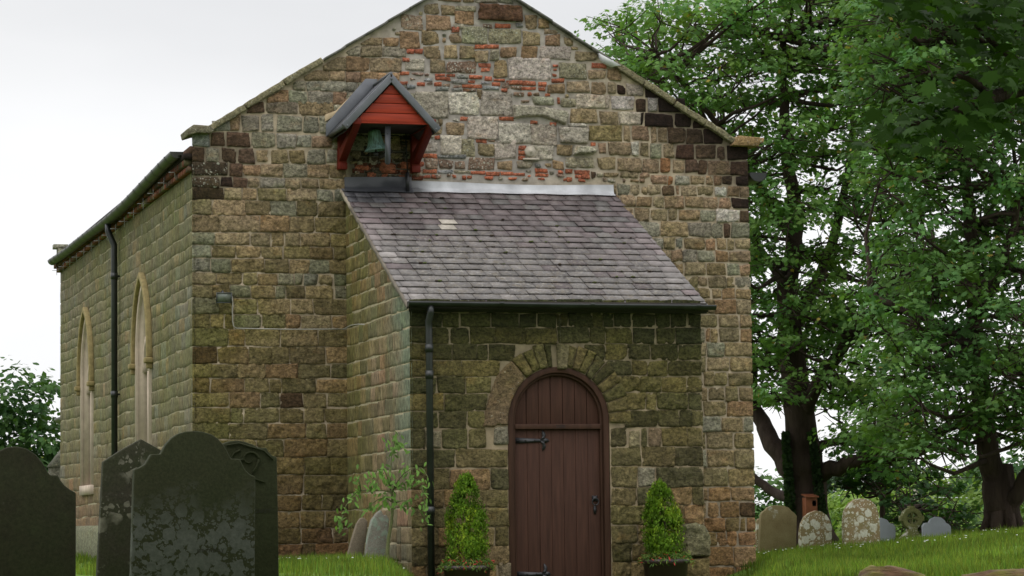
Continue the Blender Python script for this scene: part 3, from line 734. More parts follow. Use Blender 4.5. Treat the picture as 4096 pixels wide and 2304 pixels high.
# ---- gable coping, kneelers, roofs
b = MB(); rnd = random.Random(3)
def cop(u0, z0, u1, z1, th, y0=-.085, y1=.36, col=(.22, .195, .115, .5)):
    d = Vector((u1-u0, 0, z1-z0)).normalized(); nn = Vector((-d.z, 0, d.x))
    if nn.z < 0: nn = -nn
    A = Vector((u0, 0, z0)); B = Vector((u1, 0, z1)); m_ = 7; poly = []
    for i in range(m_+1): p = A.lerp(B, i/m_)+nn*(rnd.uniform(-.006, .006)); poly.append((p.x, p.z))
    for i in range(m_, -1, -1): p = A.lerp(B, i/m_)+nn*(th+rnd.uniform(-.008, .008)); poly.append((p.x, p.z))
    b.prism(poly, 'y', y0+rnd.uniform(-.01, .01), y1, col)
L0 = np.array((.18, 5.68)); L1 = np.array((1.76, 6.66))
for i in range(3):
    p = L0+(L1-L0)*(i/3+.004); q = L0+(L1-L0)*((i+1)/3-.004); o = rnd.uniform(-.012, .012); cop(p[0], p[1]+o, q[0], q[1]+o, .08)
b.prism([(-.10, 5.62), (-.12, 5.70), (-.02, 5.77), (.20, 5.76), (.26, 5.70), (.20, 5.66), (.02, 5.66)], 'y', -.14, .4, (.20, .18, .12, .5)); b.build('coping', M_STONE, CH, bevel=.012); b = MB()
R0 = np.array((7.56, 5.67)); R1 = np.array((5.80, 6.75))
for i in range(4):
    p = R0+(R1-R0)*(i/4+.003); q = R0+(R1-R0)*((i+1)/4-.003); o = rnd.uniform(-.012, .012); cop(q[0], q[1]+o, p[0], p[1]+o, .085)
b.prism([(7.50, 5.66), (7.90, 5.655), (7.91, 5.70), (7.97, 5.71), (7.98, 5.775), (7.60, 5.80)], 'y', -.13, .4, (.29, .19, .09, .4))
b.build('coping', M_STONE, CH, bevel=.012)
b = MB()
for (a, c2) in (((1.76, 6.69), (APX, 7.955)), ((5.80, 6.78), (APX, 7.99))):
    n_ = 7
    for i in range(n_):
        p0 = a[0]+(c2[0]-a[0])*i/n_; z0 = a[1]+(c2[1]-a[1])*i/n_; p1 = a[0]+(c2[0]-a[0])*(i+1)/n_; z1 = a[1]+(c2[1]-a[1])*(i+1)/n_
        o = rnd.uniform(-.006, .006)
        b.prism([(p0, z0+o), (p1, z1+o), (p1, z1+.035+o), (p0, z0+.042+o)], 'y', -.07+rnd.uniform(-.012, .012), .3, (.085, .085, .07, .5))
b.build('verge_slate', M_SLATE, CH)
b = MB()          # lifted lead corner where the coping steps down on the right
b.add([(5.92, -.09, 6.74), (5.60, -.1, 6.90), (5.66, -.1, 6.78), (5.80, -.09, 6.72), (5.92, .2, 6.74), (5.60, .2, 6.92), (5.66, .2, 6.80), (5.80, .2, 6.72)], [(0, 1, 2, 3), (4, 7, 6, 5), (0, 4, 5, 1), (1, 5, 6, 2), (2, 6, 7, 3), (3, 7, 4, 0)], (.55, .55, .55, 0))
b.build('lead_flashing', M_LEADW, CH)
# main roof, rear gable, south and east walls (mostly unseen, complete the building)
b = MB()
sl = .61
for s_ in (0, 1):
    if s_ == 0: A = [(-.10, 5.40), (APX, 7.80), (APX, 7.70), (-.10, 5.32)]
    else: A = [(WID+.12, 5.40), (APX, 7.80), (APX, 7.70), (WID+.12, 5.32)]
    b.prism(A, 'y', .3, LEN, (.11, .11, .12, .6))
b.build('roof', M_SLATE, CH)
b = MB(); b.box((WID-.4, .02, -.5), (WID-.001, LEN, 5.5), (.2, .18, .1, .1)); b.prism([(0.4, -.5), (WID-.4, -.5), (WID-.4, 5.6), (APX, 7.86), (.4, 5.7)], 'y', LEN-.4, LEN-.002, (.2, .18, .1, .1))
b.box((.005, LEN-.4, 5.2), (.4, LEN-.001, 5.5), (.2, .18, .1, .1)); b.build('wall', M_STONE, CH)
b = MB(); gutter_mesh([(WID+.17, -.02, 5.30), (WID+.17, 3, 5.30), (WID+.17, LEN, 5.30)], .13, b); b.add([(WID+.17+math.cos(math.pi+math.pi*k/12)*.128, -.015, 5.30+math.sin(math.pi+math.pi*k/12)*.128) for k in range(13)], [tuple(range(13))]); b.build('gutter', M_GUTTER, CH, True)
# chancel beyond, lower, only its corner shows
b = MB(); b.box((1.0, LEN, -.5), (6.8, LEN+6, 2.6), (.22, .21, .13, .1)); b.prism([(.85, 2.6), (6.95, 2.6), (3.9, 4.6)], 'y', LEN, LEN+6, (.12, .12, .13, .5))
b.box((-.13, LEN+.3, -.5), (1.0, LEN+.9, 1.62), (.16, .155, .11, .1)); b.prism([(-.16, 1.62), (.45, 1.62), (.45, 2.4)], 'y', LEN+.27, LEN+.93, (.26, .25, .2, .4))
b.box((-.12, LEN+.02, 5.62), (.14, LEN+.25, 5.70), (.3, .29, .22, .4)); b.box((-.05, LEN+.02, 5.3), (.09, LEN+.22, 5.62), (.24, .24, .17, .4))
b.build('chancel_wall', M_STONE, CH)
b = MB(); q = PX(236, 1618, -.05); gutter_mesh([(.72, LEN+.05, 2.72), (.66, LEN+6.1, 2.72)], .11, b); b.build('gutter', M_GUTTERG, CH)

# ---- porch front (y = PYF)
WP = Wall((0, PYF, 0), (1, 0, 0), (0, -1, 0), .022, .012, .013)
ZP = [PY(2236, y, PYF)[2] for y in (1200, 1254, 1311, 1377, 1443, 1507, 1573, 1644, 1713, 1793, 1871, 1956, 2028, 2105, 2180, 2255, 2340, 2420)]
DCX, DCZ, DR = 3.885, 1.722, .645
def in_door(u, v, g=0):
    return (abs(u-DCX) < DR+g and v < DCZ) or ((u-DCX)**2+(v-DCZ)**2 < (DR+g)**2)
def arch_block(u, v):
    if in_door(u, v, .01): return True
    d = math.hypot(u-DCX, v-DCZ)
    return v > DCZ-.22*(u < DCX) and d < DR+(.28 if u < DCX-.28 else .18)
def tint_p(P, C):
    C[:, :3] *= .80
    u, v = P[:, 0], P[:, 1]; n = fbm(np.stack([u*1.2, v*1.2, u*0+3], -1), 12)
    g = np.clip((v-1.4)/1.3+.5*n, 0, 1)*.8; g = g[:, None]
    C[:, :3] = C[:, :3]*(1-g)+(C[:, :3]*np.array([.66, .73, .43]))*g
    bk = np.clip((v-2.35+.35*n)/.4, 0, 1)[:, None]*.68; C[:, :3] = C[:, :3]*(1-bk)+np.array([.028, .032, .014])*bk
    C[:, :3] *= np.array([.98, 1.0, .80]); w_ = np.clip((.5-v)/.8+.6*n, 0, 1)[:, None]*.7
    C[:, :3] = C[:, :3]*(1-w_)+C[:, :3]*np.array([1.0, .86, .74])*w_
    return C
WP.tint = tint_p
def pp(items, ox, oy, k_):
    put_px(WP, PYF, ox, oy, k_, items)
pp([(75-70,1050,150,1208,'U'),(608,1018,745,1182,'U',dict(depth=.02))], 1700, 1250, 2.229)
pp([(805,682,870,778,'U',dict(col=(.40,.34,.27))),(860,878,945,985,'U'),(905,672,978,775,'V'),(122,1376,190,1470,'U')], 1900, 1200, 1.312)
C0 = lambda x, y: (lambda q: (q[0], q[2]))(PY(1700+x/2.229, 1250+y/2.229, PYF))
WP.poly([C0(*p) for p in ((512,1020),(540,860),(575,720),(640,560),(700,490),(775,425),(840,500),(895,592),(840,660),(790,750),(755,850),(745,940),(742,1010),(650,1005),(610,1030))], 'V', depth=.034, rough=.3)
angs = [129, 119, 110.5, 101.5, 95.5, None, 83, 74, 66, 58, 49, 39.5, 29.5, 18.5, 7, -4]
for a0, a1 in zip(angs[:-1], angs[1:]):
    if a0 is None or a1 is None: continue
    A0, A1 = R(a0-.35), R(a1+.35); ro = DR+random.uniform(.27, .31); ri = DR+.006
    f_ = lambda a, r_: (DCX+math.cos(a)*r_, DCZ+math.sin(a)*r_)
    WP.quad([f_(A0, ri), f_(A1, ri), f_(A1, ro), f_(A0, ro)], random.choice('AAMO'), jit=.008, rr=.010, depth=.030*random.uniform(.85, 1.15), rough=.8)
kp = [C0(*p) for p in ((1178,505),(1262,507),(1284,282),(1165,272))]
WP.quad(kp, 'U', jit=.0, rr=.012, depth=.048, rough=.3); WP.occ.append((kp[0][0]-.03, kp[0][1]-.02, kp[1][0]+.03, kp[2][1]))
def pickP(u, v):
    r_ = random.random()
    if v > 1.1: return ('M' if r_ < .6 else 'A'), .009*random.uniform(.5, 1.6)
    return ('A' if r_ < .5 else ('M' if r_ < .65 else ('N' if r_ < .85 else 'O'))), .018*random.uniform(.7, 1.5)
zf = lambda z: z
rows_fill(WP, ZP, PX0-.025, DCX, pickP, .24, .48, blocked=arch_block, flushl=True, rough=.8)
rows_fill(WP, [z+.01 for z in ZP], DCX, PX1+.02, pickP, .17, .42, blocked=arch_block, flushr=True, rough=1.25)
# projecting plinth block at the right foot of the porch
WP.poly([(5.46, .02), (5.80, .02), (5.80, .28), (5.74, .40), (5.62, .44), (5.46, .42)], 'C', depth=.11, rough=1.5)
WP.poly([(5.46, -.45), (5.79, -.45), (5.79, .005), (5.46, .005)], 'A', depth=.10, rough=1.3)
WP.poly([(3.90, 2.66), (3.935, 2.66), (3.93, 2.80), (3.945, 2.95), (3.915, 3.02), (3.89, 2.93), (3.905, 2.8)], 'U', depth=.028, rough=.3)
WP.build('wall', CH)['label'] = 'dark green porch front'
def mcol_p(P):
    v = P[:, 1]; c = np.tile(np.array([.30, .235, .155, 0]), (len(P), 1)); g = np.clip((v-1.5)/1.2, 0, 1)[:, None]*.6
    c[:, :3] = c[:, :3]*(1-g)+np.array([.13, .115, .065])*g; return c
me = WP.mortar(PX0-.01, -.7, PX1+.01, 3.15, mcol_p, step=.04, amp=.5, hole=np.vectorize(lambda u, v: in_door(u, v, -.01)))
link('mortar', me, M_MORTAR, CH, True)
# porch side walls
RZ0, RZ1 = 4.93, 3.12                 # roof surface at the church wall and at the eave
def prz(u): return RZ1+(RZ0-RZ1)*(np.asarray(u)-PYF)/(0-PYF)     # u = y
WS_ = Wall((PX0, 0, 0), (0, 1, 0), (-1, 0, 0), .026, .008, .004)
def tint_s(P, C):
    u, v = P[:, 0], P[:, 1]; n = fbm(np.stack([u*1.6, v*1.6, u*0+9], -1), 22)
    t = np.clip((-2.6-u)/.8+.7*n, 0, 1)[:, None]*np.clip((v-.9)/.5, 0, 1)[:, None]
    C[:, :3] = C[:, :3]*(1-t)+np.array([.20, .225, .155])*t
    g = np.clip((u+2.2)/1.6+.6*n, 0, 1)[:, None]*.75
    C[:, :3] = C[:, :3]*(1-g)+C[:, :3]*np.array([.80, .92, .48])*g
    return C
WS_.tint = tint_s; WS_.rim = .008
def pickS(u, v):
    r_ = random.random()
    if random.random() < .05: return 'N', .005
    return ('A' if r_ < .45 else ('O' if r_ < .65 else ('N' if r_ < .85 else 'E'))), .004*random.uniform(.5, 1.9)
rows_fill(WS_, [z for z in ZL if z < 5.0], PYF-.025, -.02, pickS, .22, .5, clip=lambda u: prz(u)-.07, flushl=True, rough=.10, gap=.008)
WS_.build('wall', CH, M_STONE_T)['label'] = 'mossy side wall of the porch'
me = WS_.mortar(PYF-.01, -.6, 0, 5.0, lambda P: np.tile(np.array([.42, .36, .24, 0]), (len(P), 1)), step=.05, clip=lambda u: prz(u)-.05, amp=.3)
link('mortar', me, M_MORTAR, CH, True)
b = MB(); b.prism([(PYF+.02, -.6), (0, -.6), (0, RZ0-.07), (PYF+.02, RZ1-.07)], 'x', PX1-.3, PX1-.0, (.2, .18, .1, .1)); b.build('wall', M_STONE, CH)

# ---- porch slate roof
b = MB(); NR = 20; X0, X1 = PX0-.06, PX1+.09; YE = PYF-.12
slope = math.atan2(RZ0-RZ1, -PYF); SL = (-YE)/math.cos(slope); ex = (SL-.10)/NR
def rp(s_, t, h=0):   # s_ along x, t down the slope from the church wall
    return (s_, -t*math.cos(slope)-h*math.sin(slope), RZ0+.03-t*math.sin(slope)+h*math.cos(slope))
rs = random.Random(5)
nn_ = lambda x, y_: float(fbm(np.array([[x, y_, 1.]]), 3)[0])
stairs = 0
for r_ in range(NR+1):
    t1 = .12+r_*ex; x = X0-(rs.uniform(0, .2) if r_ % 2 else rs.uniform(.0, .12))
    while x < X1:
        wd = rs.choice((.20, .21, .22, .23, .25, .20, .34)); xa, xb = max(x+.004, X0), min(x+wd-.004, X1)
        if xb-xa > .03:
            fx = ((xa+xb)/2-X0)/(X1-X0); fr = r_/NR
            q = nn_(x*.9, r_*.25)*.55+(fr-.36)*2.4+rs.uniform(-.22, .22)-(.15 if fx < .2 else 0)*(1-fr)
            pur = np.array((.090, .068, .069)); gy_ = np.array((.118, .106, .101)); k = min(1, max(0, q*.9+.3))
            c = pur*(1-k)+gy_*k
            if rs.random() < .10: c = gy_*rs.uniform(.95, 1.25)*(.7+.3*k)
            if rs.random() < .05: c = pur*rs.uniform(.8, 1.1)
            edge = max(0, 1-abs(xa-X0)/.22, 1-abs(xb-X1)/.22)
            if fr > .28: c = c*(1+.55*edge)
            if abs(xa-3.02) < .11 and r_ in (6, 7): c = np.array((.36, .32, .27))
            if fr < .12 and fx < .2: c = np.array((.05, .048, .055))
            c = c*rs.uniform(.72, 1.25); lic = (.30+.75*k)*rs.uniform(.5, 1.1)*(1-.7*edge)
            tt = t1-ex-.06; jt = rs.uniform(-.006, .006); lift = .014+rs.uniform(0, .012); sag = rs.uniform(-.003, .003)
            bl = rp(xa, t1+jt, lift); br = rp(xb, t1+jt+sag, lift+rs.uniform(-.002, .003)); tr = rp(xb, tt, .002); tl = rp(xa, tt, .002)
            bl2 = rp(xa, t1+jt, lift-.007); br2 = rp(xb, t1+jt+sag, lift-.007); tr2 = rp(xb, tt, -.006); tl2 = rp(xa, tt, -.006)
            if rs.random() < .16:       # chipped corner
                ch_ = rs.uniform(.015, .05); m1 = rp(xb-ch_, t1+jt, lift); m2 = rp(xb, t1+jt-ch_*.7, lift)
                m1b = rp(xb-ch_, t1+jt, lift-.007); m2b = rp(xb, t1+jt-ch_*.7, lift-.007)
                b.add([bl, m1, m2, tr, tl, bl2, m1b, m2b, tr2, tl2], [(0, 1, 2, 3, 4), (5, 6, 1, 0), (6, 7, 2, 1), (7, 8, 3, 2), (9, 5, 0, 4)], tuple(c)+(lic,))
            else:
                b.add([bl, br, tr, tl, bl2, br2, tr2, tl2], [(0, 1, 2, 3), (4, 5, 1, 0), (5, 6, 2, 1), (7, 4, 0, 3)], tuple(c)+(lic,))
        x += wd
pr = b.build('porch_roof', M_SLATE, CH)
b = MB()
b.add([rp(X0+.015, 0, -.01), rp(X1-.015, 0, -.01), rp(X1-.015, SL, -.01), rp(X0+.015, SL, -.01), rp(X0+.015, 0, -.05), rp(X1-.015, 0, -.05), rp(X1-.015, SL, -.05), rp(X0+.015, SL, -.05)],
      [(0, 3, 2, 1), (4, 5, 6, 7), (0, 4, 7, 3), (1, 2, 6, 5), (3, 7, 6, 2)])
b.build('roof_board', M_SOFFIT, pr)
b = MB(); prv = None          # mortar fillet along the left verge
for i in range(40):
    t = SL*i/39; w_ = .018+.012*rs.random(); q = [rp(X0-.004, t, -.045), rp(X0-w_, t, -.03), rp(X0-w_*.6, t, .004), rp(X0+.01, t, .012)]
    b.add(q, []) ; n0 = len(b.v)-8
    if i: b.f += [(n0+k, n0+(k+1) % 4, n0+4+(k+1) % 4, n0+4+k) for k in range(4)]
    b.c[-4:] = [(.14, .12, .095, 0) if i > 6 else (.36, .31, .24, 0)]*4
b.build('verge_fillet', M_MORTAR, pr)
moss = MB(); mrs = random.Random(9)
for i in range(46):
    fr = min(.95, max(.05, mrs.gauss(.42, .2))); r_ = int(fr*NR); t = .12+r_*ex+.01; x = X0+.3+mrs.random()*(X1-X0-.6); sz = mrs.uniform(.010, .024)
    p = rp(x, t, .02); col = mrs.choice([(.05, .055, .012, 0), (.035, .022, .012, 0), (.07, .09, .02, 0)])
    for j in range(3):
        c3 = np.array(p)+np.array([mrs.uniform(-.02, .02), mrs.uniform(-.012, .012), 0]); s2 = sz*mrs.uniform(.6, 1.1)
        moss.lathe([(0.0, -s2*.6), (s2, 0), (s2*.8, s2*.5), (0.001, s2*.75)], c3, 7, col)
moss_o = moss.build('moss', simple('roof moss', (1, 1, 1), .95, .4, 60, .8, 90, attr=True), pr, True); moss_o['kind'] = 'stuff'
# flashing: bright strip on the right, dull lead on the left
def apron(xa, xb, n, colf, name, mat, hgt=.145, lap=.12):
    b = MB(); rows = []
    for i in range(n+1):
        x = xa+(xb-xa)*i/n; wv = .012*math.sin(x*5.1)+.006*math.sin(x*17); sgz = -.0
        rows.append([(x, -.035, RZ0+hgt+.012*math.sin(x*2.2+1)), (x, -.045, RZ0+.07), tuple(np.array(rp(x, .05, .045+wv))), tuple(np.array(rp(x, lap+.012*math.sin(x*9), .026)))])
    for r0 in rows: b.add(r0, [])
    for i in range(n):
        for k in range(3): b.f.append((4*i+k, 4*i+4+k, 4*i+5+k, 4*i+1+k))
    b.c = [colf(v[0]) for v in b.v]
    return b.build(name, mat, CH, True)
def cw(x):
    k = .86+.14*math.sin(x*7)*math.sin(x*3.1); d = min(1, max(.25, (x-2.98)/.25)); dz_ = .5+.5*float(vnoise(np.array([[x*9, 1.3, 2.]]), 4)[0]); k *= .72+.28*dz_; return (.54*k*d, .545*k*d, .57*k*d, 0)
apron(2.93, 5.80, 90, cw, 'lead_flashing', M_LEADW)
apron(PX0-.02, 2.95, 30, lambda x: (.055, .057, .065, 0), 'lead_flashing', M_LEADW, .20, .15)
# porch gutter and downpipe
b = MB(); zg = RZ1-.07-.12*math.tan(slope)+.03; yg = YE-.055
zA = PY(1655, 1206, yg)[2]; zB = PY(2850, 1221, yg)[2]
gutter_mesh([(X0-.02, yg, zA), (4.0, yg, (zA+zB)/2-.005), (X1+.05, yg, zB)], .062, b, axis='x')
for e_, z in ((X0-.02, zA), (X1+.05, zB)): b.add([(e_, yg+math.cos(math.pi+math.pi*k/12)*.061, z+math.sin(math.pi+math.pi*k/12)*.061) for k in range(13)], [tuple(range(13))])
for x in (3.1, 4.25, 5.62): z = np.interp(x, (X0, X1), (zA, zB)); gutter_mesh([(x, yg, z+.004), (x+.05, yg, z+.004)], .068, b, axis='x')
pg = b.build('gutter', M_GUTTER, CH, True)
b = MB(); b.box((X0+.02, PYF-.06, zA-.11), (X1-.02, PYF-.03, zA+.02)); b.build('fascia', M_SOFFIT, CH)
xp = PX0+.19
downpipe('downpipe', [(xp+.01, yg, zA-.05), (xp+.01, yg, zA-.13), (xp-.005, PYF-.12, zA-.24), (xp, PYF-.12, zA-.34), (xp, PYF-.12, -.7)], .043, [2.58, 2.26, .62], CH, (xp, PYF, 0))

# ---- door
def arcpts(r_, n=28, z0=-.75): return [(DCX-r_, z0)]+[(DCX+math.cos(math.pi-math.pi*i/n)*r_, DCZ+math.sin(math.pi*i/n)*r_) for i in range(n+1)]+[(DCX+r_, z0)]
b = MB(); b.strip(arcpts(DR), arcpts(DR-.072), 'y', PYF-.005, PYF+.25); b.strip(arcpts(DR-.072), arcpts(DR-.105), 'y', PYF+.035, PYF+.25)
ZTR = PY(2236, 1705, PYF)[2]
b.box((DCX-DR+.10, PYF+.022, ZTR-.035), (DCX+DR-.10, PYF+.2, ZTR+.028))
door = b.build('door', M_FRAME, CH, bevel=.006, label='round arched brown plank door')
b = MB(); rD = DR-.104; npl = 7; xl = np.linspace(-rD, rD, npl+1)
for a, c2 in zip(xl[:-1], xl[1:]):
    ztop = lambda x: DCZ+math.sqrt(max(rD*rD-x*x, 0)); a_, c_2 = a+.003, c2-.003; m_ = 6
    top = [(DCX+a_+(c_2-a_)*i/m_, ztop(a_+(c_2-a_)*i/m_)) for i in range(m_+1)]
    b.prism([(DCX+a_, ZTR+.02), (DCX+c_2, ZTR+.02)]+top[::-1], 'y', PYF+.085+random.uniform(-.002, .002), PYF+.12)
b.build('tympanum_board', M_DOOR, door, bevel=.003)
b = MB()
for a, c2 in zip(xl[:-1], xl[1:]): b.box((DCX+a+.0016, PYF+.07+random.uniform(-.002, .002), -.8), (DCX+c2-.0016, PYF+.12, ZTR-.038))
b.box((DCX-rD, PYF+.1205, -.8), (DCX+rD, PYF+.13, DCZ+.3), None)
leafd = b.build('door_leaf', M_DOOR, door, bevel=.003)
def hinge(z):
    b = MB(); y0, y1 = PYF+.058, PYF+.068; x0 = DCX-rD+.005; x1 = x0+.40
    b.prism([(x0, z-.036), (x0+.30, z-.020), (x0+.345, z-.018), (x0+.345, z+.018), (x0+.30, z+.020), (x0, z+.036)], 'y', y0, y1)
    b.prism([(x1-.055, z-.012), (x1-.03, z-.028), (x1, z-.026), (x1+.035, z), (x1, z+.026), (x1-.03, z+.028), (x1-.055, z+.012)], 'y', y0-.001, y1)
    for s_ in (-1, 1):
        b.strip([(x1-.085, z+s_*.010), (x1-.062, z+s_*.035), (x1-.052, z+s_*.06), (x1-.062, z+s_*.095), (x1-.054, z+s_*.128)],
                [(x1-.030, z+s_*.012), (x1-.028, z+s_*.035), (x1-.012, z+s_*.065), (x1-.024, z+s_*.10), (x1-.053, z+s_*.129)], 'y', y0-.002, y1)
    for x in (x0+.03, x0+.13, x0+.25): b.lathe([(.0, .012), (.009, .008), (.011, 0)], (x, y0, z), 8, rot=Matrix.Rotation(R(90), 3, 'X'))
    b.build('hinge', M_IRON, leafd)
hinge(PY(2200, 1761, PYF)[2]); hinge(PY(2200, 2296, PYF)[2])
hq = PY(2385, 2000, PYF); b = MB(); hx, hz = hq[0], hq[2]
b.lathe([(0, .03), (.018, .028), (.032, .014), (.036, 0)], (hx, PYF+.068, hz+.02), 14, rot=Matrix.Rotation(R(90), 3, 'X'))
for a in range(4): b.lathe([(0, .02), (.012, .015), (.014, 0)], (hx+.034*math.cos(a*math.pi/2+.78), PYF+.068, hz+.02+.034*math.sin(a*math.pi/2+.78)), 8, rot=Matrix.Rotation(R(90), 3, 'X'))
b.tube([(hx+.042*math.sin(t), PYF+.035, hz-.02-.042*math.cos(t)) for t in np.linspace(0, 2*math.pi, 22)], .007, 8)
b.build('handle', M_IRON, leafd, True)
b = MB(); b.prism([(hx-.012, hz-.17), (hx+.012, hz-.17), (hx+.02, hz-.12), (hx+.012, hz-.07), (hx-.012, hz-.07), (hx-.02, hz-.12)], 'y', PYF+.056, PYF+.068); b.build('keyhole_plate', M_IRON, leafd)
tx = bpy.data.curves.new('numerals', 'FONT'); tx.body = '2000'; tx.size = .062; tx.extrude = .0015; tx.align_x = 'CENTER'; tx.align_y = 'CENTER'
to = bpy.data.objects.new('tmp', tx); COL.objects.link(to); bpy.context.view_layer.update()
tme = bpy.data.meshes.new_from_object(to.evaluated_get(bpy.context.evaluated_depsgraph_get())); bpy.data.objects.remove(to)
tme.transform(Matrix.Translation((DCX+.03, PYF+.020, ZTR-.003)) @ Matrix.Rotation(R(90), 4, 'X'))
link('date_numerals', tme, simple('incised dark numerals', (.02, .01, .008), .7, .2, 9, 0), door)

# ---- bell cote
YB = -1.08
def bq(x, y, Y=YB): q = PY(1200+x*.48309, 200+y*.48309, Y); return (q[0], q[2])
AP = bq(755, 205); LB = bq(357, 622); RB = bq(1160, 655)
bc_ = MB()
def roofpoly(A, Bp, th): # offset band downwards
    d = Vector((Bp[0]-A[0], Bp[1]-A[1])).normalized(); n_ = Vector((-d.y, d.x)); n_ = n_ if n_.y < 0 else -n_
    return n_*th
hipx = AP[0]
LSE = (LB[0]+.0, LB[1]); slopeL = (AP[1]-LB[1])/(AP[0]-LB[0]); slopeR = (AP[1]-RB[1])/(RB[0]-AP[0])
# roof slabs (lead over board)
th = .05
bc_.prism([AP, LB, (LB[0]+.045, LB[1]-.03), (AP[0], AP[1]-th*1.4)], 'y', YB+.06, 0)
bc_.prism([AP, (AP[0], AP[1]-th*1.4), (RB[0]-.045, RB[1]-.03), RB], 'y', YB+.06, 0)
broot = bc_.build('bell_cote', M_LEAD, CH, label='small gabled canopy over the bell')
b = MB()       # welted rolls, barge boards wrapped in lead with end bolts
def band(P, Q, wdt, y0, y1, up=.018):
    dn = roofpoly(P, Q, wdt); u_ = -dn.normalized()*up
    b.prism([(P[0]+u_.x, P[1]+u_.y), (Q[0]+u_.x, Q[1]+u_.y), (Q[0]+dn.x, Q[1]+dn.y), (P[0]+dn.x*0, P[1]-wdt*1.38)], 'y', y0, y1)
band(AP, LB, .072, YB-.012, YB+.06); band(AP, RB, .072, YB-.012, YB+.06)
b.tube([(AP[0], YB, AP[1]+.02), (AP[0], 0, AP[1]+.02)], .022, 8)
for (P, t) in ((AP, -.05), (LB, 0), (RB, 0)):
    px_ = P[0]+(.055 if P is LB else (-.055 if P is RB else 0)); pz = P[1]+(-.005 if P is not AP else -.05)
    b.lathe([(0, .012), (.012, .010), (.016, 0)], (px_, YB-.012, pz), 10, rot=Matrix.Rotation(R(90), 3, 'X'))
b.tube([(LB[0]+.26, YB+.22, LB[1]+.26*slopeL+.01), (LB[0]+.26, YB+.22, LB[1]+.26*slopeL+.01)], .001, 4)
# lead apron up the church wall following the left slope
hgt = .16
lw = (LB[0]-.02, LB[1]-.02)
b.prism([(lw[0], lw[1]), (lw[0]-.0, lw[1]+.17), (AP[0]-.12, AP[1]+.10), (AP[0]+.05, AP[1]+.10), (AP[0], AP[1]), ], 'y', -.05, -.03)
# standing welt across the roof slope
for t_ in (.18,): b.prism([(AP[0]-.005, AP[1]+.012), (LB[0], LB[1]+.012), (LB[0], LB[1]-.002), (AP[0]-.005, AP[1]-.002)], 'y', YB+.40, YB+.425)
b.build('barge_board', M_LEAD, broot, bevel=.004)
b = MB()
GA = bq(755, 292, YB+.05); GL = bq(462, 597, YB+.05); GR = bq(1046, 612, YB+.05); yb_ = YB+.05
lv = [0, .245, .49, .75, 1.0]
for i in range(4):      # four horizontal boards
    f0, f1 = lv[i], lv[i+1]; z = lambda f: GA[1]+(GL[1]-GA[1])*f; zr = lambda f: GA[1]+(GR[1]-GA[1])*f
    g = .007
    P = [(GA[0]+(GL[0]-GA[0])*f1, z(f1)+g), (GA[0]+(GR[0]-GA[0])*f1, zr(f1)+g), (GA[0]+(GR[0]-GA[0])*f0+.02, zr(f0)), (GA[0]+(GL[0]-GA[0])*f0-.02, z(f0))]
    b.prism(P, 'y', yb_, yb_+.03)
b.prism([(GL[0]-.02, GL[1]-.012), (GR[0]+.02, GR[1]-.012), (GR[0]+.02, GR[1]+.004), (GL[0]-.02, GL[1]+.004)], 'y', yb_-.014, yb_+.03)
b.build('gable_board', M_REDWOOD, broot, bevel=.003)
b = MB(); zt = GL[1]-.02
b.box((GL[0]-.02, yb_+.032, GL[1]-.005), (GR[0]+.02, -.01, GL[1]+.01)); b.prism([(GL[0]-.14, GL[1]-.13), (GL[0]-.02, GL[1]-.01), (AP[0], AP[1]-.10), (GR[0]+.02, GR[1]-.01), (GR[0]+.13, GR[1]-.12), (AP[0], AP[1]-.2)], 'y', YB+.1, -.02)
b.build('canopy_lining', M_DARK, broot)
def bracket(xc, zb):
    b = MB(); zt2 = GL[1]-.03; w2 = .055
    b.box((xc-w2, -.12, zb), (xc+w2, -.0, zt2))
    b.prism([(-.125, zb+.02), (-.125, zb+.17), (YB+.16, zt2), (YB+.02, zt2)], 'x', xc-w2+.004, xc+w2-.004)
    b.box((xc-w2, YB+.03, zt2+.001), (xc+w2, 0, zt2+.09))
    b.box((xc-w2-.004, -.14, zb-.09), (xc+w2+.004, -.0, zb+.0))
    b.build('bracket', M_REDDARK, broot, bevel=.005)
zb_ = PY(1369, 655, 0)[2]
bracket(PY(1370, 660, -.1)[0], zb_); bracket(PY(1663, 668, -.1)[0], zb_-.02)
b = MB(); pz0 = PY(1630, 725, -.12); b.tube([(pz0[0], -.12, RZ0+.0), (pz0[0], -.12, RZ0+.26)], .028, 10); b.tube([(pz0[0], -.12, RZ0+.26), (pz0[0]-.02, -.12, RZ0+.8)], .008, 6)
b.build('vent_pipe', M_IRON, CH, True)
# bell: hangs in the cote
yb2 = -.52
pb = PY(1506, 592, yb2); BL = empty('bell', (pb[0], yb2, pb[2]+.30), 'green bronze bell hanging under the red gabled canopy', 'bell')
tiltm = Matrix.Rotation(R(-7), 3, 'Y')
prof = [(.001, .30), (.05, .298), (.085, .285), (.098, .26), (.102, .22), (.108, .17), (.120, .11), (.142, .055), (.172, .015), (.185, 0), (.178, -.004), (.165, .01), (.135, .055), (.11, .11), (.095, .2), (.085, .25), (.001, .27)]
def bell_mat():
    mt, t, bs = new_mat('verdigris bronze'); k = N(t); c = coord(k)
    n = k.noise(9, 5, .7, k.scale(c, (6, 6, .8)))
    col = k.mix(k.rng(n, .4, .65), (.08, .12, .10), (.24, .42, .41)); k.put(bs.inputs['Base Color'], col)
    bs.inputs['Metallic'].default_value = .1; bs.inputs['Roughness'].default_value = .5; return mt
prof = [(a*.88, b_*.92) for a, b_ in prof]
b = MB(); b.lathe(prof, (pb[0], yb2, pb[2]-.03), 32, rot=tiltm); b.build('bell_body', bell_mat(), BL, True)
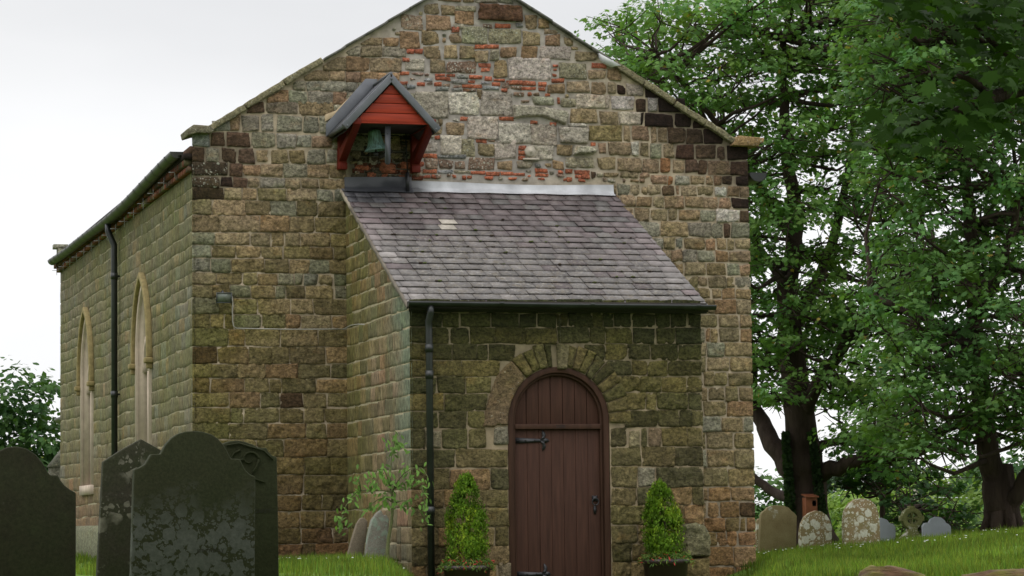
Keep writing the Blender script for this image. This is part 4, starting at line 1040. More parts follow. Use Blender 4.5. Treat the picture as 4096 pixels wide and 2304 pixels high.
b = MB(); b.tube([(pb[0]+.01, yb2, pb[2]+.2), (pb[0]-.01, yb2, pb[2]-.06)], .012, 8); b.lathe([(0, -.035), (.03, -.02), (.035, 0), (.03, .02), (0, .035)], (pb[0]-.01, yb2, pb[2]-.08), 12); b.build('clapper', M_IRON, BL, True)
b = MB(); b.box((pb[0]-.13, yb2-.04, pb[2]+.28), (pb[0]+.15, yb2+.04, pb[2]+.36)); b.build('headstock', M_DARK, BL); b = MB(); b.tube([(pb[0]+.05, yb2+.05, pb[2]-.12), (pb[0]+.22, yb2+.05, pb[2]-.02)], .03, 8); b.build('striker_arm', M_DARK, BL)
b = MB(); s0 = PY(1551, 505, YB+.12); s1 = PY(1551, 655, YB+.12)
b.prism([(s0[0]-.037, s0[2]), (s0[0]+.037, s0[2]), (s1[0]+.037, s1[2]+.02), (s1[0]+.02, s1[2]-.01), (s1[0]-.02, s1[2]-.01), (s1[0]-.037, s1[2]+.02)], 'y', YB+.115, YB+.13)
b.lathe([(0, .012), (.01, .009), (.013, 0)], (s0[0]-.005, YB+.115, s0[2]-.09), 8, (1, 1, 1, 0), rot=Matrix.Rotation(R(90), 3, 'X'))
b.build('hanger_strap', M_STEEL, broot)
# ochre mortar fillet beside the canopy
b = MB(); wq = [PY(x, y, 0) for x, y in ((1297, 490), (1298, 460), (1340, 445), (1400, 385), (1450, 330), (1470, 318), (1478, 330), (1330, 470))]
b.prism([(q[0], q[2]) for q in wq], 'y', -.045, .01, (.44, .34, .22, 0)); b.build('mortar_fillet', M_MORTAR, CH, bevel=.01)

# ---- floodlight with its cable
fq = PY(886, 1193, 0); FL = empty('floodlight', (fq[0], -.15, fq[2]), 'small square grey floodlight fixed to the stone wall left of the porch', 'floodlight')
Mx = Matrix.Translation((fq[0], -.17, fq[2])) @ Matrix.Rotation(R(18), 4, 'X')
b = MB(); b.prism([(-.10, -.066), (.10, -.066), (.10, .066), (-.10, .066)], 'y', -.03, .0); b.prism([(-.095, -.06), (.095, -.06), (.06, .04), (-.06, .04)], 'y', .0, .07)
b.box((-.10, -.04, .062), (.10, -.03, .07)); b.box((-.1, -.04, -.07), (.1, -.03, -.062)); b.box((-.105, -.04, -.07), (-.094, -.03, .07)); b.box((.094, -.04, -.07), (.105, -.03, .07))
b.v = [tuple(Mx @ Vector(p)) for p in b.v]; b.build('housing', simple('grey lamp housing', (.06, .065, .07), .45, .2, 10, .1, 50), FL)
b = MB(); b.box((-.093, -.034, -.06), (.093, -.031, .06)); b.v = [tuple(Mx @ Vector(p)) for p in b.v]
b.build('lens', simple('dusty lamp glass', (.17, .19, .16), .2, .2, 8, .05, 30), FL)
b = MB(); b.tube([(fq[0], -.12, fq[2]+.02), (fq[0], -.10, fq[2]+.085), (fq[0], -.02, fq[2]+.085)], .012, 6); b.build('wall_bracket', M_STEEL, FL)
cp = [PY(700+x/1.811, 900+y/1.811, 0) for x, y in ((390, 512), (408, 520), (413, 560), (410, 620), (413, 700), (420, 735), (440, 750), (520, 752), (620, 754), (760, 757), (900, 758), (1040, 757), (1235, 756))]
b = MB(); pts = [(p[0], -.052, p[2]) for p in cp]; pts = [(fq[0]+.06, -.11, fq[2])]+pts+[(PX0-.05, -.06, cp[-1][2]), (PX0-.045, -.5, cp[-1][2]+.02), (PX0-.045, -1.0, cp[-1][2]+.0), (PX0-.045, -1.35, cp[-1][2]-.03)]
b.tube(pts, .0075, 6); b.build('cable', simple('dusty grey cable', (.36, .34, .30), .7, .2, 9, 0), FL, True)

# ------------------------------------------------------------------ ground
def gz_(x, y):
    x = np.asarray(x, float); y = np.asarray(y, float)
    sm = lambda a, b_, v: (lambda t: t*t*(3-2*t))(np.clip((v-a)/(b_-a), 0, 1))
    z = -.03+0*x
    az = np.degrees(np.arctan2(x-CAM[0], np.maximum(y-CAM[1], .5)))        # trodden hollow running down from the porch door
    hollow = sm(12.5, 14.0, az)*(1-sm(18.7, 20.4, az))*(1-sm(-1.5, 2.5, y))
    z = z-.62*hollow
    bank = np.clip(.075*(x-13.5)-.03*(y-10), -.55, .6)
    bl = sm(5.9, 8.3, x)*(1-hollow); z = z*(1-bl)+bank*bl
    fg = sm(-9, -20, y)
    z = z-.85*fg*(1-sm(-2.5, .5, x))-.0*fg
    z = z-.8*sm(-28, -36, y)*sm(-2.5, .5, x)
    z = z+.03*fbm(np.stack([x*.35, y*.35, 0*x+1], -1), 31)+.012*fbm(np.stack([x*1.7, y*1.7, 0*x+4], -1), 33)
    return z
def ground_mesh():
    xs = np.concatenate([-np.geomspace(30, 900, 16)[::-1], np.arange(-29, 36, .5), np.geomspace(37, 900, 16)])
    ys = np.concatenate([[-400, -200, -120, -80], np.arange(-60, 60, .5), np.geomspace(61, 1500, 22)])
    X, Y = np.meshgrid(xs, ys); Z = gz_(X, Y); far = np.clip((Y-70)/60, 0, 1); Z = Z-far*.6
    V = np.stack([X, Y, Z], -1).reshape(-1, 3); i = np.arange(len(V)).reshape(X.shape)
    F = np.stack([i[:-1, :-1], i[:-1, 1:], i[1:, 1:], i[1:, :-1]], -1).reshape(-1, 4)
    return np_mesh('ground', V, np.full(len(F), 4), F.ravel())
mt, t, bs = new_mat('lawn earth'); k = N(t); c = coord(k)
n1 = k.rng(k.noise(.6, 5, .6, c), .35, .65); n2 = k.rng(k.noise(16, 5, .65, c), .3, .7, .6, 1.35)
col = k.mix(n1, (.075, .135, .018), (.110, .175, .028)); col = k.mix(1, col, grey(k, n2), 'MULTIPLY')
k.put(bs.inputs['Base Color'], col); bs.inputs['Roughness'].default_value = .95; bs.inputs['Specular IOR Level'].default_value = .1
k.put(bs.inputs['Normal'], k.bump(k.noise(40, 4, .6, c), .6, .03))
g = link('ground', ground_mesh(), mt, None, True); g['kind'] = 'structure'

def blades(name, pts, hgt, wid, cols, mat=M_GRASS, lean=.5):
    n = len(pts); a = RNG.uniform(0, 2*math.pi, n); t = np.stack([np.cos(a), np.sin(a), 0*a], -1)
    ln = np.stack([np.cos(a+1.3), np.sin(a+1.3), 0*a], -1)*(RNG.uniform(0, lean, n)[:, None]); h = hgt*RNG.uniform(.4, 1.2, n)[:, None]*np.clip(1+1.0*fbm(pts*1.7, 61), .45, 1.9)[:, None]; up = np.array([0, 0, 1.])
    w_ = wid*RNG.uniform(.7, 1.3, n)[:, None]
    V = np.stack([pts-t*w_, pts+t*w_, pts+t*w_*.7+(up+ln*.5)*h*.55, pts+(up+ln*1.1)*h, pts-t*w_*.7+(up+ln*.5)*h*.55], 1).reshape(-1, 3)
    F = np.arange(n*5); C = np.repeat(cols, 5, 0); C = np.concatenate([C, np.zeros((len(C), 1))], -1)
    return link(name, np_mesh(name, V, np.full(n, 5), F, C), mat)
gp_ = []
def scatter(n, x0, x1, y0, y1, keep=None):
    p = np.stack([RNG.uniform(x0, x1, n), RNG.uniform(y0, y1, n)], -1)
    if keep is not None: p = p[keep(p)]
    return p
inch = lambda p: (p[:, 0] > -.04) & (p[:, 0] < WID+.03) & (p[:, 1] > -.03) & (p[:, 1] < LEN) | (p[:, 0] > PX0-.03) & (p[:, 0] < PX1+.03) & (p[:, 1] > PYF-.03) & (p[:, 1] < 0)
A = scatter(75000, 5.8, 18, -14, 6, lambda p: ~inch(p) & (p[:, 0]-6 > (-(p[:, 1])-6)*-.3*0))
B = scatter(70000, 8, 22, 6, 34); Cc = scatter(26000, -1.5, 2.0, -6.5, -.02, lambda p: ~inch(p)); D_ = scatter(16000, -6, -.05, 2, 22); E_ = scatter(22000, 1.9, 6.5, -8, -3.9)
F_ = scatter(30000, -2.5, 7, -16, -6.5)
G_ = scatter(30000, 2, 8, -24, -12)
P2 = np.concatenate([A, B, Cc, D_, E_, F_, G_]); P3_ = np.concatenate([P2, gz_(P2[:, 0], P2[:, 1])[:, None]-.01], -1)
cn = fbm(np.concatenate([P2*.8, np.ones((len(P2), 1))], -1), 41)[:, None]
cn2 = fbm(np.concatenate([P2*3.1, np.ones((len(P2), 1))], -1), 44)[:, None]; gc = np.array([.105, .168, .027])*np.clip(1+.55*cn+.55*cn2, .35, 1.8)*RNG.uniform(.7, 1.35, (len(P2), 1))*np.concatenate([RNG.uniform(.85, 1.35, (len(P2), 1)), np.ones((len(P2), 2))], -1)
gr = blades('grass', P3_, .105, .0055, gc); gr['kind'] = 'stuff'; gr['label'] = 'short bright green churchyard grass'
# tall tufts at the foot of walls and stones
dz = scatter(230, 8, 20, -10, 12); dz3 = np.concatenate([dz, gz_(dz[:, 0], dz[:, 1])[:, None]+.09], -1)
b = MB()
for p in dz3: b.lathe([(0, .008), (.014, .004), (.016, 0), (0, -.004)], p, 7)
dz = scatter(60, -.8, 1.9, -5, -.4)
for p in dz: b.lathe([(0, .008), (.012, .004), (.014, 0), (0, -.004)], (p[0], p[1], float(gz_(p[0], p[1]))+.09), 7)
o = b.build('daisies', simple('daisy white', (.75, .75, .72), .7, .05, 5, 0)); o['kind'] = 'stuff'; o['label'] = 'tiny white daisies in the grass'

# ------------------------------------------------------------------ foliage tools
SYC = np.array([(0, -.42), (.06, -.36), (.40, -.40), (.32, -.16), (.62, .02), (.38, .14), (.34, .38), (.16, .26), (0, .62), (-.16, .26), (-.34, .38), (-.38, .14), (-.62, .02), (-.32, -.16), (-.40, -.40), (-.06, -.36)])*.9
OVAL = np.array([(0, -.5), (.22, -.25), (.27, .05), (.15, .35), (0, .55), (-.15, .35), (-.27, .05), (-.22, -.25)])
SMALL = np.array([(0, -.5), (.3, -.1), (.22, .3), (0, .5), (-.22, .3), (-.3, -.1)])
def leaf_mesh(name, pos, nrm, size, cols, shape=SYC, tipdir=None, curl=.12):
    n = len(pos); nrm = nrm/np.linalg.norm(nrm, axis=1, keepdims=True)
    r_ = RNG.normal(size=(n, 3)) if tipdir is None else tipdir+RNG.normal(size=(n, 3))*.35
    y_ = r_-nrm*np.sum(r_*nrm, 1, keepdims=True); y_ /= np.linalg.norm(y_, axis=1, keepdims=True)+1e-9; x_ = np.cross(y_, nrm)
    sz = (size*RNG.uniform(.65, 1.2, n))[:, None, None]; K = len(shape)
    cz = -(shape[:, 0]**2+shape[:, 1]**2)*curl*2
    V = pos[:, None]+sz*(shape[None, :, 0, None]*x_[:, None]+shape[None, :, 1, None]*y_[:, None]+cz[None, :, None]*nrm[:, None])
    C = np.repeat(np.concatenate([cols, np.zeros((n, 1))], -1), K, 0)
    return np_mesh(name, V.reshape(-1, 3), np.full(n, K), np.arange(n*K), C)
def clump_leaves(centres, radii, per, size, flat=.6, jitter=1.0, center=None):
    """sprays of leaves over the upper shell of each clump"""
    P = []; NN = []; T = []
    for c, r_ in zip(centres, radii):
        n = int(per*(r_**2)*RNG.uniform(.7, 1.3)); ns = max(5, int(n/9))
        d = RNG.normal(size=(ns, 3)); d[:, 2] = np.abs(d[:, 2])*.9-.35; d /= np.linalg.norm(d, axis=1, keepdims=True)
        sp_c = d*r_*RNG.uniform(.55, 1.05, (ns, 1))*np.array([1, 1, flat])
        k = RNG.integers(0, ns, n); off = RNG.normal(size=(n, 3))*np.array([.16, .16, .09])*jitter*max(.6, r_)
        p = sp_c[k]+off; out_ = d[k]
        P.append(c+p); NN.append(out_*.75+np.array([0, 0, .75])+RNG.normal(size=(n, 3))*.42); T.append(out_*np.array([1, 1, .2])+np.array([0, 0, -.55]))
    return np.concatenate(P), np.concatenate(NN), np.concatenate(T)
def poly_in(poly, x, y):
    ins = False; n = len(poly)
    for i in range(n):
        x1, y1 = poly[i]; x2, y2 = poly[(i+1) % n]
        if (y1 > y) != (y2 > y) and x < (x2-x1)*(y-y1)/(y2-y1)+x1: ins = not ins
    return ins
def crown_points(poly, D, dr, n, mind, gaps=(), rr=random.Random(2)):
    xs = [p[0] for p in poly]; ys_ = [p[1] for p in poly]; pts = []; tries = 0
    while len(pts) < n and tries < n*60:
        tries += 1; x = rr.uniform(min(xs), max(xs)); y = rr.uniform(min(ys_), max(ys_))
        if not poly_in(poly, x, y): continue
        if any(math.hypot(x-a, y-b_) < c for a, b_, c in gaps): continue
        p = PD(x, y, D+rr.uniform(-dr, dr))
        if any(np.linalg.norm(p-q) < mind for q in pts): continue
        pts.append(p)
    return np.array(pts)
def limb(mb, pts, r0, r1, sides=10, wob=.04):
    P = [np.array(p, float) for p in pts]; Q = []
    for i in range(len(P)-1):
        p0 = P[max(i-1, 0)]; p1 = P[i]; p2 = P[i+1]; p3 = P[min(i+2, len(P)-1)]
        for k in range(5):
            t = k/5; Q.append(.5*((2*p1)+(-p0+p2)*t+(2*p0-5*p1+4*p2-p3)*t*t+(-p0+3*p1-3*p2+p3)*t**3))
    Q.append(P[-1]); Q = [q+RNG.normal(size=3)*wob*(0 if i == 0 else 1)*min(1, r0*3) for i, q in enumerate(Q)]
    rad = [r0+(r1-r0)*(i/(len(Q)-1))**.8 for i in range(len(Q))]
    mb.tube(Q, rad, sides); return Q
def tree(name, label, cat, base, trunks, poly, D, dr, nclump, mind, rad, per, lsize, colf, mat, gaps=(), group=None, shape=SYC, twig=True, rr=None, barkmat=M_BARK, rootflare=True):
    T = empty(name, tuple(base), label, cat, group); mb = MB(); nodes = []
    for (pts, r0, r1) in trunks:
        Q = limb(mb, pts, r0, r1, 12 if r0 > .2 else 8); nodes += [(q, r0) for q in Q[2:]]
    if rootflare:
        b0 = np.array(trunks[0][0][0]); r0 = trunks[0][1]
        for k in range(7):
            a = k*.9+.3; q = b0+np.array([math.cos(a)*r0*1.5, math.sin(a)*r0*1.5, -.12])
            mb.tube([q, b0+np.array([math.cos(a)*r0*.75, math.sin(a)*r0*.75, .35]), b0+np.array([math.cos(a)*r0*.25, math.sin(a)*r0*.25, 1.3])], [r0*.25, r0*.42, r0*.5], 8)
    ctr = crown_points(poly, D, dr, nclump, mind, gaps, rr or random.Random(len(label)))
    nd = np.array([q for q, _ in nodes])
    if twig and len(ctr):
        for c in ctr:
            below = nd[nd[:, 2] < c[2]+.4]; src = below if len(below) else nd
            j = np.argmin(np.linalg.norm(src-c, axis=1)); a = src[j]; L = np.linalg.norm(c-a)
            if L > 9: continue
            mid = (a+c)/2+RNG.normal(size=3)*L*.07+np.array([0, 0, -.04*L])
            r_ = min(.10, .018+.016*L); mb.tube([a, (a+mid)/2+RNG.normal(size=3)*.05, mid, (mid+c)/2+RNG.normal(size=3)*.06, c], [r_, r_*.8, r_*.6, r_*.4, .012], 6)
            for k in range(5): mb.tube([mid*.3+c*.7, c+RNG.normal(size=3)*np.array([.45, .45, .3])], [.016, .006], 4, cap=False)
    mb.build('trunk', barkmat, T, True)
    rads = RNG.uniform(rad[0], rad[1], len(ctr)); P, NN, TT = clump_leaves(ctr, rads, per, lsize)
    me = leaf_mesh('crown', P, NN, lsize, colf(P), shape, TT); link('crown', me, mat, T)
    return T
def green(base, var=.35, hue=.25, sc=.5, yel=0.0):
    base = np.array(base)
    def f(P):
        n = fbm(P*sc, 51)[:, None]; m_ = fbm(P*sc*3, 55)[:, None]; c = base*(1+var*n)*RNG.uniform(.72, 1.3, (len(P), 1))
        c = c*np.concatenate([1+hue*m_, np.ones_like(m_), 1-.3*m_], -1)
        if yel:
            k_ = RNG.random(len(P)) < yel; c[k_] = np.array([.30, .24, .06])*RNG.uniform(.6, 1.2, (k_.sum(), 1))
        return c
    return f

# ------------------------------------------------------------------ big sycamores to the right
def onground(x, D, y=2060):
    p = PD(x, y, D); p[2] = float(gz_(p[0], p[1]))-.05; return p
D1 = 64.0; b1 = onground(3225, D1)
q = lambda x, y, d=0, D=D1: PD(x, y, D+d)
P1 = [(2395,185),(2440,120),(2530,60),(2620,45),(2740,110),(2780,40),(2880,-30),(3050,-120),(3600,-160),(3760,300),(3650,900),(3720,1400),(3680,1800),(3560,1900),(3450,1890),(3370,1800),(3330,1690),(3220,1560),(3090,1640),(2960,1600),(2880,1400),(2880,800),(2650,380),(2460,260)]
gaps1 = [(3340,1720,75),(3420,1640,50),(3180,1700,60),(3300,1430,60),(3330,1140,50),(3130,330,60),(3060,1280,45),(3020,880,40),(3290,1560,50),(2860,560,40)]
tree('sycamore_tree', 'large sycamore with forked trunk and ivy just right of the church', 'tree', b1, [
 ([b1, q(3222, 1900), q(3205, 1750), q(3170, 1500), q(3150, 1200), q(3180, 900), q(3150, 550), q(3130, 150)], .52, .07),
 ([q(3205, 1930), q(3110, 1790, .5), q(3030, 1640, 1), q(3000, 1400, 1), q(2960, 1100, .5)], .30, .07),
 ([q(3240, 1900), q(3330, 1878, -.4), q(3470, 1835, -1), q(3620, 1830, -1.5), q(3760, 1790, -2)], .24, .06),
 ([q(3235, 1850), q(3290, 1780), q(3400, 1765, .5), q(3500, 1790, .8), q(3580, 1830, 1)], .13, .04),
 ([q(3200, 1700), q(3290, 1520, -.5), q(3430, 1320, -1), q(3600, 1200, -1.5), q(3760, 1120, -2)], .20, .05),
 ([q(3195, 2000), q(3100, 1970, 1), q(2990, 1890, 1.5), q(2900, 1860, 2)], .15, .06),
 ([q(3170, 1300), q(3300, 1050, 1), q(3390, 700, 1.5), q(3420, 250, 2)], .18, .05),
 ([q(3170, 950), q(3020, 720, -1), q(2830, 450, -1.5), q(2620, 220, -2)], .13, .03),
 ([q(3150, 1150), q(2990, 900, 1.5), q(2900, 600, 2)], .12, .04)],
 P1, D1, 3.0, 330, .60, (.5, .95), 280, .125, green((.112, .212, .058), yel=.012), M_LEAF, gaps1, 'sycamores on the right')
D2 = 55.0; b2 = onground(4010, D2); q2 = lambda x, y, d=0: PD(x, y, D2+d)
P2_ = [(3420,-160),(4350,-160),(4350,1880),(4200,1830),(4060,1760),(3880,1800),(3760,1880),(3620,1860),(3560,1750),(3520,1400),(3560,1000),(3440,600)]
gaps2 = [(3760,950,80),(3600,870,50),(3880,850,60),(3690,1100,50),(3780,1440,60),(4060,1700,55),(3560,1600,50),(3860,1260,60),(3620,1500,45),(4000,1900,90),(3850,400,50),(3980,640,45)]
tree('sycamore_tree', 'sycamore with leaning brown trunk at the right edge above the grass bank', 'tree', b2, [
 ([b2, q2(3985, 1980), q2(3950, 1800), q2(3925, 1550), q2(3905, 1250), q2(3870, 900), q2(3850, 500), q2(3830, 100)], .30, .07),
 ([q2(4020, 2060), q2(4075, 1960, -.3), q2(4130, 1800, -.5), q2(4180, 1500, -1)], .20, .08),
 ([q2(3920, 1500), q2(3800, 1330, .5), q2(3640, 1250, 1), q2(3480, 1180, 1.5)], .14, .05),
 ([q2(3905, 1250), q2(4010, 1050, -.5), q2(4080, 750, -1)], .15, .05),
 ([q2(3935, 1700), q2(3860, 1690, 1), q2(3740, 1740, 1.5), q2(3640, 1770, 2)], .10, .04)],
 P2_, D2, 2.8, 310, .56, (.45, .9), 275, .122, green((.100, .192, .056), yel=.008), M_LEAF, gaps2, 'sycamores on the right')
# ivy on the big trunk
iv = []; rs = random.Random(4)
for i in range(2600):
    t = rs.random(); s_ = rs.choice((-1, 1)); cxp = 3225-(t*30)+s_*(40+rs.uniform(0, 42)*(1-.4*t)); iv.append(PD(cxp, 2060-t*330, D1-.35+rs.uniform(-.3, .3)))
iv = np.array(iv); T1 = bpy.data.objects['sycamore_tree']
link('ivy', leaf_mesh('ivy', iv, RNG.normal(size=(len(iv), 3))*.5+np.array([0, -1, .3]), .10, np.tile([.022, .042, .014], (len(iv), 1))*RNG.uniform(.6, 1.4, (len(iv), 1)), SMALL), M_LEAF, T1)
# thin understorey tree between them
D3 = 66; b3 = onground(3545, D3); q3 = lambda x, y, d=0: PD(x, y, D3+d)
tree('elder_tree', 'thin dark branchy tree standing behind the rounded headstones', 'tree', b3, [([b3, q3(3530, 1980), q3(3555, 1890), q3(3560, 1780)], .09, .03), ([q3(3535, 2000), q3(3590, 1930), q3(3640, 1890)], .05, .02)],
 [(3330,1900),(3500,1800),(3700,1880),(3780,1960),(3640,2000),(3590,1960),(3470,2010),(3370,1980)], D3, 1.5, 26, .4, (.35, .6), 230, .15, green((.032, .075, .024)), M_LEAF, rr=random.Random(8), rootflare=False)
D4 = 60; b4 = onground(3680, D4)
tree('elder_tree', 'low dark bush behind the round-headed cross', 'bush', b4, [([b4, PD(3690, 2080, D4), PD(3680, 2020, D4)], .04, .02)],
 [(3530,2010),(3620,1990),(3760,2010),(3880,2040),(3900,2110),(3560,2130)], D4, 1.2, 18, .3, (.3, .5), 230, .13, green((.028, .062, .02)), M_LEAF, rr=random.Random(3), rootflare=False)

# distant trees
def far_tree(label, x, yt, yb, wpx, D, col, n, per=90, ls=.34, seed=1, nm='distant_tree'):
    base = PD(x, yb+60, D); base[2] = -.6
    h = yb-yt; poly = [(x-wpx*.5, yb+10), (x-wpx*.52, yt+h*.55), (x-wpx*.36, yt+h*.2), (x-wpx*.08, yt), (x+wpx*.25, yt+h*.1), (x+wpx*.48, yt+h*.4), (x+wpx*.5, yb+10)]
    tree(nm, label, 'tree', base, [([base, PD(x, (yt+yb)/2, D)], .25, .1)], poly, D, wpx/FPX*D*.3, n, .9, (.9, 1.6), per, ls, green(col, .3, .2, .25), M_FARLEAF, group='distant trees beyond the churchyard', shape=SMALL, twig=False, rr=random.Random(seed), rootflare=False)
far_tree('dark green tree beyond the far left end of the church', 40, 1530, 2250, 470, 92, (.050, .105, .030), 260, 130, .24, 1)
far_tree('yellow-green young tree behind the dark tree at far left', 215, 1770, 2200, 150, 98, (.12, .17, .04), 40, 110, .22, 2)
far_tree('hazy blue-green conifer between the trunk and tall headstone', 3330, 1900, 2130, 200, 190, (.075, .12, .075), 40, 60, .5, 3)
far_tree('pale yellow-green bush below the lowest sycamore bough', 3350, 1990, 2180, 320, 105, (.17, .25, .05), 60, 90, .26, 4)
far_tree('bright lime tree behind the round-headed cross', 3740, 1925, 2180, 360, 130, (.15, .24, .05), 80, 80, .32, 5)
far_tree('mid green tree rising behind the grey headstone', 3930, 1880, 2180, 300, 150, (.07, .13, .05), 70, 70, .36, 6)
far_tree('dark bushy tree beyond the leaning trunk', 4080, 1860, 2160, 300, 110, (.05, .10, .035), 60, 80, .30, 7)
far_tree('grey-green distant tree under the middle of the crowns', 3540, 1915, 2180, 340, 170, (.09, .14, .07), 60, 60, .42, 8)
far_tree('green bush seen between church corner and big trunk', 3040, 1935, 2190, 260, 100, (.06, .12, .035), 50, 90, .26, 9)
far_tree('low green hedge tree right of the grey headstone', 3850, 2030, 2190, 400, 95, (.075, .14, .035), 70, 90, .24, 10)
far_tree('bright green hedge behind the thin dark tree', 3560, 1990, 2190, 460, 88, (.14, .215, .055), 90, 90, .24, 11)
far_tree('pale green bush behind the leaning trunk at the right edge', 4060, 1960, 2180, 300, 92, (.12, .19, .05), 60, 90, .24, 12)
# field posts and overhead wires
for i, (x, yt, D) in enumerate(((3663, 1957, 120), (3282, 1990, 130), (3797, 1975, 140))):
    a = PD(x, yt, D); bm = PD(x, yt+130, D); r_ = .11 if i == 0 else .08; b = MB(); b.tube([(a[0], a[1], -.6), (a[0], a[1], a[2])], r_, 8)
    tag(b.build('utility_pole', simple('weathered pole', (.30, .27, .22), .9, .2, 5, .2) if i == 0 else bpy.data.materials['weathered pole'], None, True),
        ['thick pale pole beyond the round-headed cross', 'thin pole seen beside the big tree trunk', 'slim pole in front of the lime green tree'][i], 'pole', 'poles beyond the churchyard')
b = MB(); b.tube([PD(3150+i*130, 1979+i*2.2-(.6*math.sin(i)), 125) for i in range(9)], .022, 5)
tag(b.build('overhead_wire', simple('pale wire', (.5, .52, .55), .6, .1, 5, 0)), 'pale wire strung level in front of the distant trees', 'wire')

# ------------------------------------------------------------------ gravestones
def grave_mat(name, base, lich, amount, scale, edge=(.1, .1, .07), green_=(.03, .035, .015), bscale=1.0, ztop=None, grow=0):
    mt, t, bs = new_mat(name); k = N(t); c = coord(k)
    n = k.rng(k.noise(4, 5, .6, c), .3, .7); col = k.mix(n, base, green_)
    col = k.mix(1, col, grey(k, k.rng(k.noise(60, 4, .7, c), .3, .7, .7, 1.3)), 'MULTIPLY')
    wv = k.n('Vector' 'Math', operation='ADD'); nn = k.n('TexNoise'); nn.inputs['Scale'].default_value = scale*3; k.put(nn.inputs['Vector'], c)
    ms = k.n('VectorMath', operation='SCALE'); k.put(ms.inputs[0], nn.outputs['Color']); ms.inputs['Scale'].default_value = .28/scale
    k.put(wv.inputs[0], c); k.put(wv.inputs[1], ms.outputs[0])
    gate = k.rng(k.noise(3.2, 4, .6, c), .60-amount*.35, .68-amount*.30, 0, 1)
    if ztop is not None:
        sz_ = k.n('SeparateXYZ'); k.put(sz_.inputs[0], c); gate = k.math('MULTIPLY', gate, k.rng(k.math('ADD', sz_.outputs[2], k.math('MULTIPLY', k.noise(5, 4, .6, c), .5)), ztop+.30, ztop+.02, 0, 1))
    f = None
    for sc, th in ((scale, .40+grow), (scale*2.3, .34+grow*.6), (scale*5, .30+grow*.5)):
        v = k.vor(sc, wv.outputs[0]); m_ = k.rng(v.outputs[0], th-.05, th, 1, 0); f = m_ if f is None else k.math('MAXIMUM', f, m_)
    f = k.math('MULTIPLY', f, gate)
    lc = k.mix(k.rng(k.noise(30, 4, .7, c), .35, .65), lich, tuple(x*.7 for x in lich))
    col = k.mix(f, col, lc)
    k.put(bs.inputs['Base Color'], col); bs.inputs['Roughness'].default_value = .9; bs.inputs['Specular IOR Level'].default_value = .2
    h = k.math('ADD', k.noise(50, 5, .65, c), k.math('MULTIPLY', f, .35)); k.put(bs.inputs['Normal'], k.bump(h, .5, .006)); return mt
def arc(cx, cz, r_, a0, a1, n=12): return [(cx+math.cos(R(a0+(a1-a0)*i/n))*r_, cz+math.sin(R(a0+(a1-a0)*i/n))*r_) for i in range(n+1)]
def headstone(label, pts, D, mat, thick=.09, ox=0, oy=0, k_=1.0, group=None, yawoff=0.0, relief=None, top=None, cat='gravestone', zb=None):
    """outline measured on the photograph, laid on the stone's own upright plane facing the west front's way"""
    Y = None; P = [PD(ox+x/k_, oy+y/k_, D) for x, y in pts]
    Y = float(np.mean([p[1] for p in P])); W2 = [PY(ox+x/k_, oy+y/k_, Y) for x, y in pts]
    outl = [(p[0], p[2]) for p in W2]; xm = sum(p[0] for p in outl)/len(outl)
    gz0 = float(gz_(xm, Y)); T = empty('gravestone', (xm, Y, gz0), label, cat, group)
    poly = [(x, z if z > gz0 else gz0-.25) for x, z in outl]
    b = MB(); b.prism(poly, 'y', Y, Y+thick); o = b.build('slab', mat, T, bevel=.008)
    return T, Y, poly
K2 = 1.6025
gmA = grave_mat('dark headstone A', (.026, .023, .013), (.11, .11, .09), -.25, 9)
gmB = grave_mat('dark headstone B', (.042, .036, .026), (.17, .16, .12), .25, 7)
gmC = grave_mat('blotched headstone', (.032, .034, .016), (.098, .104, .088), 1.3, 13, ztop=.62, grow=.13)
gmD = grave_mat('green headstone', (.026, .028, .012), (.08, .08, .06), -.5, 9)
def cv(pts): return pts
headstone('dark round-topped headstone cut off by the left edge of the photo', [(-220,1560),(-220,900),(-190,850),(-120,800),(-100,800),(-60,720),(0,645),(50,622),(110,618),(170,632),(230,670),(275,725),(305,780),(322,802),(372,803),(388,835),(415,868),(450,895),(488,914),(486,1560)], 16.5, gmA, ox=0, oy=1400, k_=K2)
headstone('dark lichened headstone with a pointed gabled top behind the blotched one', [(618,1560),(662,716),(780,640),(905,570),(1030,640),(1120,700),(1130,1560)], 18.6, gmB, ox=0, oy=1400, k_=K2)
T_, Y_, pl_ = headstone('large dark headstone covered in grey lichen blotches in the foreground', [(838,1560),(862,766),(900,752),(930,735),(952,700),(970,667),(1032,668),(1045,640),(1065,605),(1100,565),(1140,538),(1190,522),(1245,518),(1300,523),(1360,542),(1400,570),(1435,610),(1460,655),(1480,695),(1540,700),(1555,735),(1575,770),(1600,795),(1638,812),(1632,1560)], 17.4, gmC, ox=0, oy=1400, k_=K2)
T4, Y4, pl4 = headstone('dark green headstone with carved scroll shoulder behind the blotched one', [(1280,1560),(1290,640),(1400,615),(1440,597),(1480,583),(1525,580),(1570,588),(1620,605),(1650,622),(1682,628),(1708,625),(1720,650),(1740,672),(1775,690),(1782,1000),(1790,1560)], 18.2, gmD, ox=0, oy=1400, k_=K2)
b = MB(); sc4 = lambda x, y: (lambda p: (p[0], Y4-.006, p[2]))(PY(x/K2, 1400+y/K2, Y4))
sp_pts = [sc4(1600+math.cos(t)*(60-t*7.5), 700-math.sin(t)*(60-t*7.5)*.9) for t in np.linspace(0, 6.4, 30)]
b.tube(sp_pts, [.007-.0001*i for i in range(30)], 8); b.tube([sc4(x, y) for x, y in ((1660, 700), (1640, 760), (1600, 800), (1640, 830), (1700, 850))], [.007, .007, .006, .006, .004], 8)
